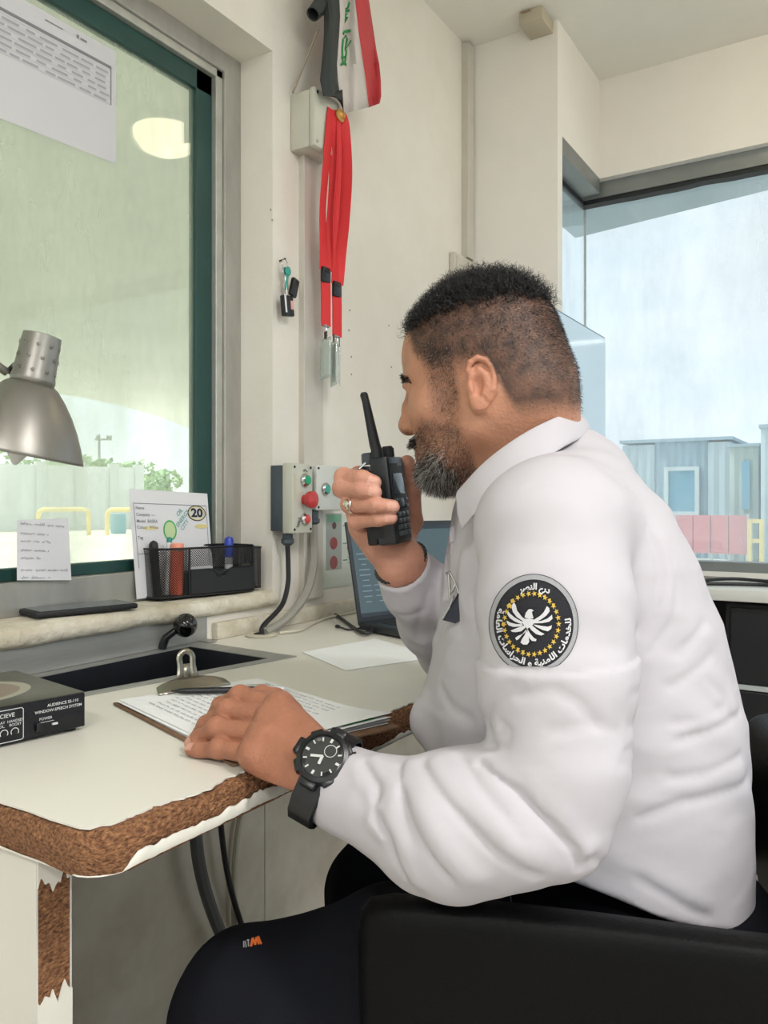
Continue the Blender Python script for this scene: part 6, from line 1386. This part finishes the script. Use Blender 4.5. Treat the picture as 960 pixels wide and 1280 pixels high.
# ---- wristwatch -----------------------------------------------------------
wc = (LW1+LW2)/2; g_ = nrm_(ELB-wc); sdir = LW2-LW1; sdir = nrm_(sdir-g_*(sdir @ g_)); nd = np.cross(g_, sdir); nd = nd if nd[1] < 0 else -nd
wc = wc+g_*.010; U_, V2_, N_ = wdir(g_), wdir(sdir), wdir(nd); WC = W(*[float(k) for k in wc])
M_watch = pm('watch_resin', (20, 21, 24), .32, spec=.5); M_dial = pm('watch_dial', (38, 40, 38), .4); M_silv = pm('watch_silver', (214, 216, 214), .3, .4)
wt = MB(); R = []
for i in range(49):
    a = 2*math.pi*i/48; hw = .0150-.002*abs(math.cos(a)); c = WC+V2_*(.0425*math.cos(a))+N_*(.0250*math.sin(a)); o_ = (V2_*(math.cos(a)/.0425)+N_*(math.sin(a)/.0250)).normalized()
    rib = .0008 if i % 3 == 0 else 0
    R.append([c-U_*hw, c-U_*hw*.9+o_*(.0035+rib), c+U_*hw*.9+o_*(.0035+rib), c+U_*hw])
wt.rows(R); watch = wt.build('wristwatch', M_watch, person, .7, label='chunky black wristwatch')
CC = WC+N_*.0255-V2_*.006-U_*.001
Q3 = Matrix((U_, V2_, N_)).transposed()
MB().lathe([(.0195, -.004), (.0245, .000), (.0252, .006), (.0238, .0105), (.0200, .0120), (.0190, .0100)], CC, N_, n=28).build('case', M_watch, watch, .5)
cs_ = MB()
for k in range(4):
    a = math.pi/4+k*math.pi/2; cs_.box(CC+U_*(.0205*math.cos(a))+V2_*(.0205*math.sin(a))+N_*.0045, (.013, .013, .011), Q3 @ Matrix.Rotation(a, 3, 'Z'), bev=.0025)
    cs_.box(CC+U_*.0255*math.cos(k*math.pi/2)+V2_*.0255*math.sin(k*math.pi/2)+N_*.004, (.008, .016, .009), Q3 @ Matrix.Rotation(k*math.pi/2, 3, 'Z'), bev=.002)
for a in (-.6, .6): cs_.cyl(CC+U_*.024*math.cos(a)+V2_*.024*math.sin(a)+N_*.004, CC+U_*.030*math.cos(a)+V2_*.030*math.sin(a)+N_*.004, .003, n=12)
cs_.build('bezel', M_watch, watch, .5)
MB().lathe([(0, .0094), (.0194, .0094), (.0194, .0088)], CC, N_, n=28).build('dial', M_dial, watch, .5)
ix = MB()
for k in range(12):
    a = k*math.pi/6; ix.box(CC+U_*(.0160*math.cos(a))+V2_*(.0160*math.sin(a))+N_*.0098, (.0036, .0013 if k % 3 else .0022, .0006), Q3 @ Matrix.Rotation(a, 3, 'Z'))
ix.build('hour_marks', M_silv, watch, 0)
for a, ln_2, wd_ in ((2.75, .0115, .0022), (1.45, .0080, .0026)): MB().box(CC+(U_*math.cos(a)+V2_*math.sin(a))*ln_2*.45+N_*.0104, (ln_2, wd_, .0005), Q3 @ Matrix.Rotation(a, 3, 'Z')).build('watch_hand', M_silv, watch, 0)
sb = MB(); sb.lathe([(.0056, .0097), (.0059, .0099), (.0053, .0099)], CC+U_*.004-V2_*.0075, N_, n=18); sb.build('sub_dial', M_silv, watch, 0)
MB().box(WC+V2_*.036-N_*.016, (.020, .010, .012), Q3, bev=.002).build('buckle', M_silv if False else M_watch, watch, .5)
# ---- ring and bead bracelet on the right hand --------------------------------
M_silver = pm('silver', (214, 208, 196), .22, 1.)
rc = W(*[float(k) for k in (RP[2]*.86+RD[2]*.14)]); ra_ = wdir(RD[2]-RP[2])
rg_ = MB(); u1 = ra_.orthogonal().normalized(); u2 = ra_.cross(u1)
for o2 in (-.0018, .0018): rg_.tube([rc+ra_*o2+(u1*math.cos(a)+u2*math.sin(a))*.0106 for a in [2*math.pi*i/20 for i in range(21)]], .0013, 6, caps=False)
tc_ = (Vector((CX, 0, HC))-rc).normalized(); tc_ = (tc_-ra_*tc_.dot(ra_)).normalized()
ring = rg_.build('ring', M_silver, person, 1., label='silver ring')
MB().lathe([(0, -.001), (.0055, 0), (.0058, .0015), (.0040, .003), (.0036, .0042), (0, .005)], rc+tc_*.0098, tc_, n=14).build('stone', M_silver, ring, .8)
bw_ = q(509, 704, .968); ga = nrm_(RELB-RWr); GA = wdir(ga); b1 = GA.orthogonal().normalized(); b2_ = GA.cross(b1); BC_ = W(*[float(k) for k in (RWr-ga*.006)])
M_bead = pm('dark_beads', (36, 34, 34), .4)
wv3 = wdir(np.cross(ga, A3(0, 1, 0))); wn3 = GA.cross(wv3)
br_ = MB(); br_.tube([BC_+wv3*(.0318*math.cos(a))+wn3*(.0225*math.sin(a)) for a in [2*math.pi*i/36 for i in range(37)]], .0016, 6, caps=False); brc = br_.build('bracelet', M_bead, person, 1, label='dark beaded bracelet')
for i in range(34):
    a = 2*math.pi*i/34; MB().ball(BC_+wv3*(.0318*math.cos(a))+wn3*(.0225*math.sin(a)), .0033, 8, (1, 1, 1)).build('bead', M_bead, brc, 1.2)
# ------------------------------------------------------------------ handheld radio
tR = nrm_(A3(.92, -.38, .10)); aR = A3(-.14, 0, .99); aR = nrm_(aR-tR*(aR @ tR)); wR = np.cross(aR, tR)
if wR[1] < 0: wR = -wR
T_, A_R, W_ = wdir(tR), wdir(aR), wdir(wR)
RC = W(.0025, .938, 1.0135)
def rp(t_, w_, a_): return RC+T_*t_+W_*w_+A_R*a_
R3 = Matrix((W_, T_, A_R)).transposed()
if R3.determinant() < 0: R3 = Matrix((-W_, T_, A_R)).transposed()
M_rad = pm('radio_black', (30, 33, 38), .38, spec=.45); M_radd = pm('radio_rubber', (18, 19, 22), .6); M_key = pm('radio_keys', (58, 64, 70), .35); M_rscr = pm('radio_display', (52, 66, 78), .08, spec=.8)
rad = thing('handheld_radio', rp(0, 0, -.05), 'black handheld two-way radio with stub antenna held in the raised right hand', 'radio')
MB().box(rp(.006, 0, 0), (.053, .023, .100), R3, bev=.0035).build('body', M_rad, rad, .5)
MB().box(rp(-.0125, 0, -.006), (.050, .013, .086), R3, bev=.003).build('battery', M_radd, rad, .5)
MB().box(rp(.0178, 0, -.002), (.044, .0016, .088), R3, bev=.0006).build('front_plate', M_radd, rad, .5)
MB().box(rp(.0189, 0, .0185), (.034, .0012, .024), R3, bev=.0004).build('display', M_rscr, rad, .5)
MB().box(rp(.0188, .004, .0405), (.016, .0014, .003), R3, bev=.0005).build('indicator', M_key, rad, .5)
for i in range(4):
    for j in range(3): MB().box(rp(.0190, (j-1)*.0125, -.0165-.0073*i), (.0100, .0022, .0054), R3, bev=.0008).build('key', M_key, rad, .6)
for w_, a_, sx, sz in ((0, -.0035, .013, .0105), (-.0155, .000, .009, .0042), (.0155, .000, .009, .0042), (-.0155, -.0075, .009, .0042), (.0155, -.0075, .009, .0042)):
    MB().box(rp(.0191, w_, a_), (sx, .0024, sz), R3, bev=.001).build('function_key', M_key, rad, .6)
for a_, ln_3 in ((.012, .020), (-.014, .014)): MB().box(rp(.004, -.0272, a_), (.003, .012, ln_3), R3, bev=.001).build('side_button', M_radd, rad, .6)
for a_ in (-.032,): MB().box(rp(-.004, -.0258, a_), (.0016, .016, .020), R3, bev=.0006).build('socket_cover', M_radd, rad, .6)
MB().tube([rp(.0, -.012, .048), rp(.0, -.012, .056), rp(.0, -.012, .060), rp(-.001, -.0125, .066), rp(-.005, -.015, .116), rp(-.0062, -.0155, .124), rp(-.0063, -.0155, .1265)], [.0075, .0075, .0066, .0064, .0045, .0047, .003], 14).build('antenna', M_radd, rad, .6)
for w_, h_ in ((.012, .016),):
    k_ = MB(); k_.lathe([(0, 0), (.0068, 0), (.0072, .004), (.0066, .013), (.0055, .0145), (0, .0145)], rp(.004, w_, .049), A_R, n=18)
    for i in range(9): a = 2*math.pi*i/9; k_.box(rp(.004, w_, .056)+(T_*math.cos(a)+W_*math.sin(a))*.0070, (.0015, .0015, .010), R3)
    k_.build('volume_knob', M_radd, rad, .6)
MB().lathe([(0, 0), (.0075, 0), (.0080, .004), (.0074, .012), (.006, .0135), (0, .0135)], rp(-.0125, -.010, .044), A_R, n=18).build('channel_knob', M_key, rad, .6)
MB().box(rp(-.021, 0, .018), (.020, .004, .050), R3, bev=.0015).build('belt_clip', M_radd, rad, .6)
MB().tube([rp(-.012, -.020, .046), rp(-.018, -.026, .040), rp(-.020, -.022, .032), rp(-.014, -.019, .036)], .0013, 6).build('strap_loop', M_chrome, rad, .8)
# ------------------------------------------------------------------ swivel chair
M_leath = pm('black_leather', (9, 9, 10), .5, spec=.12, bump=(320, .12)); M_nyl = pm('black_nylon', (20, 20, 22), .5)
chair = thing('swivel_chair', W(.27, .88, 0), 'black leather swivel chair with padded arms carrying the seated guard', 'chair')
fc2 = math.radians(11); FC = wdir((-math.cos(fc2), math.sin(fc2), 0)); LC = wdir((-math.sin(fc2), -math.cos(fc2), 0)); UC = Vector((0, 0, 1)); RCH = Matrix((FC, LC, UC)).transposed(); OC = W(.27, .88, 0)
def chp(f_, l_, z): return OC+FC*f_+LC*l_+UC*z
def pad(parent, name, c, size, bev, mat, R=RCH):
    return MB().box(c, size, R, bev=bev, seg=5).build(name, mat, parent, 1.3)
pad(chair, 'seat', chp(.03, 0, .412), (.50, .46, .085), .035, M_leath)
bk = RCH @ Matrix.Rotation(.10, 3, 'Y')
pad(chair, 'backrest', chp(-.205, 0, .605), (.07, .46, .27), .032, M_leath, bk)
MB().box(chp(-.235, 0, .46), (.02, .10, .20), bk, bev=.006).build('back_bracket', M_nyl, chair, .6)
# padded arm nearest the camera, lofted along its curve
def arm_pad(side, pts):
    R = []; n = 20
    for (X_, D0_, D1_, zt_, zb_), rr in pts:
        c = [(D0_+(D1_-D0_)*.5), (zt_+zb_)/2]; hw, hh = (D1_-D0_)/2, (zt_-zb_)/2; row = []
        for i in range(n):
            a = 2*math.pi*i/n; ca, sa = math.cos(a), math.sin(a); e = .42
            row.append(W(X_+.0*ca, c[0]+hw*math.copysign(abs(ca)**e, ca), c[1]+hh*math.copysign(abs(sa)**e, sa)))
        R.append(row)
    m = MB(); rr_ = m.rows(R, closed=True); m.bm.faces.new(rr_[0][::-1]); m.bm.faces.new(rr_[-1]); return m.build('arm_pad', M_leath, chair, 1.0)
arm_pad(1, [((-.0225, .712, .722, .635, .575), 0), ((-.020, .700, .728, .650, .552), 0), ((-.012, .690, .730, .660, .540), 0), ((.01, .684, .727, .6655, .532), 0), ((.08, .672, .714, .667, .530), 0), ((.18, .652, .694, .665, .528), 0), ((.28, .632, .672, .662, .526), 0), ((.40, .610, .650, .660, .525), 0), ((.47, .600, .636, .655, .53), 0), ((.485, .604, .626, .64, .545), 0)])
arm_pad(-1, [((.08, 1.155, 1.165, .635, .575), 0), ((.09, 1.14, 1.18, .655, .552), 0), ((.12, 1.135, 1.18, .665, .54), 0), ((.25, 1.115, 1.16, .667, .53), 0), ((.40, 1.09, 1.13, .662, .526), 0), ((.52, 1.07, 1.11, .655, .53), 0), ((.535, 1.08, 1.10, .64, .545), 0)])
for sgn in (1, -1):
    base_l = .20*sgn
    MB().tube([chp(.0, base_l, .40), chp(.0, .245*sgn, .42), chp(-.01, .262*sgn if sgn > 0 else .262*sgn, .47), chp(-.02, .255*sgn, .545)], .016, 10).build('arm_support', M_nyl, chair, .8)
MB().cyl(chp(0, 0, .10), chp(0, 0, .375), .026, n=18).build('gas_post', M_nyl, chair, .7)
for k in range(5):
    a = 2*math.pi*k/5+.35; dv = FC*math.cos(a)+LC*math.sin(a); MB().tube([chp(0, 0, .105), OC+dv*.15+UC*.095, OC+dv*.285+UC*.078], [.028, .022, .016], 10).build('base_leg', M_nyl, chair, .8)
    cs2 = MB().cyl(OC+dv*.285+UC*.05, OC+dv*.285+UC*.08, .008, n=10); sd = dv.cross(UC)
    for o2 in (-.014, .014): cs2.cyl(OC+dv*.285+sd*(o2-.008)+UC*.0275, OC+dv*.285+sd*(o2+.008)+UC*.0275, .0272, n=18)
    cs2.build('caster', M_nyl, chair, .6)
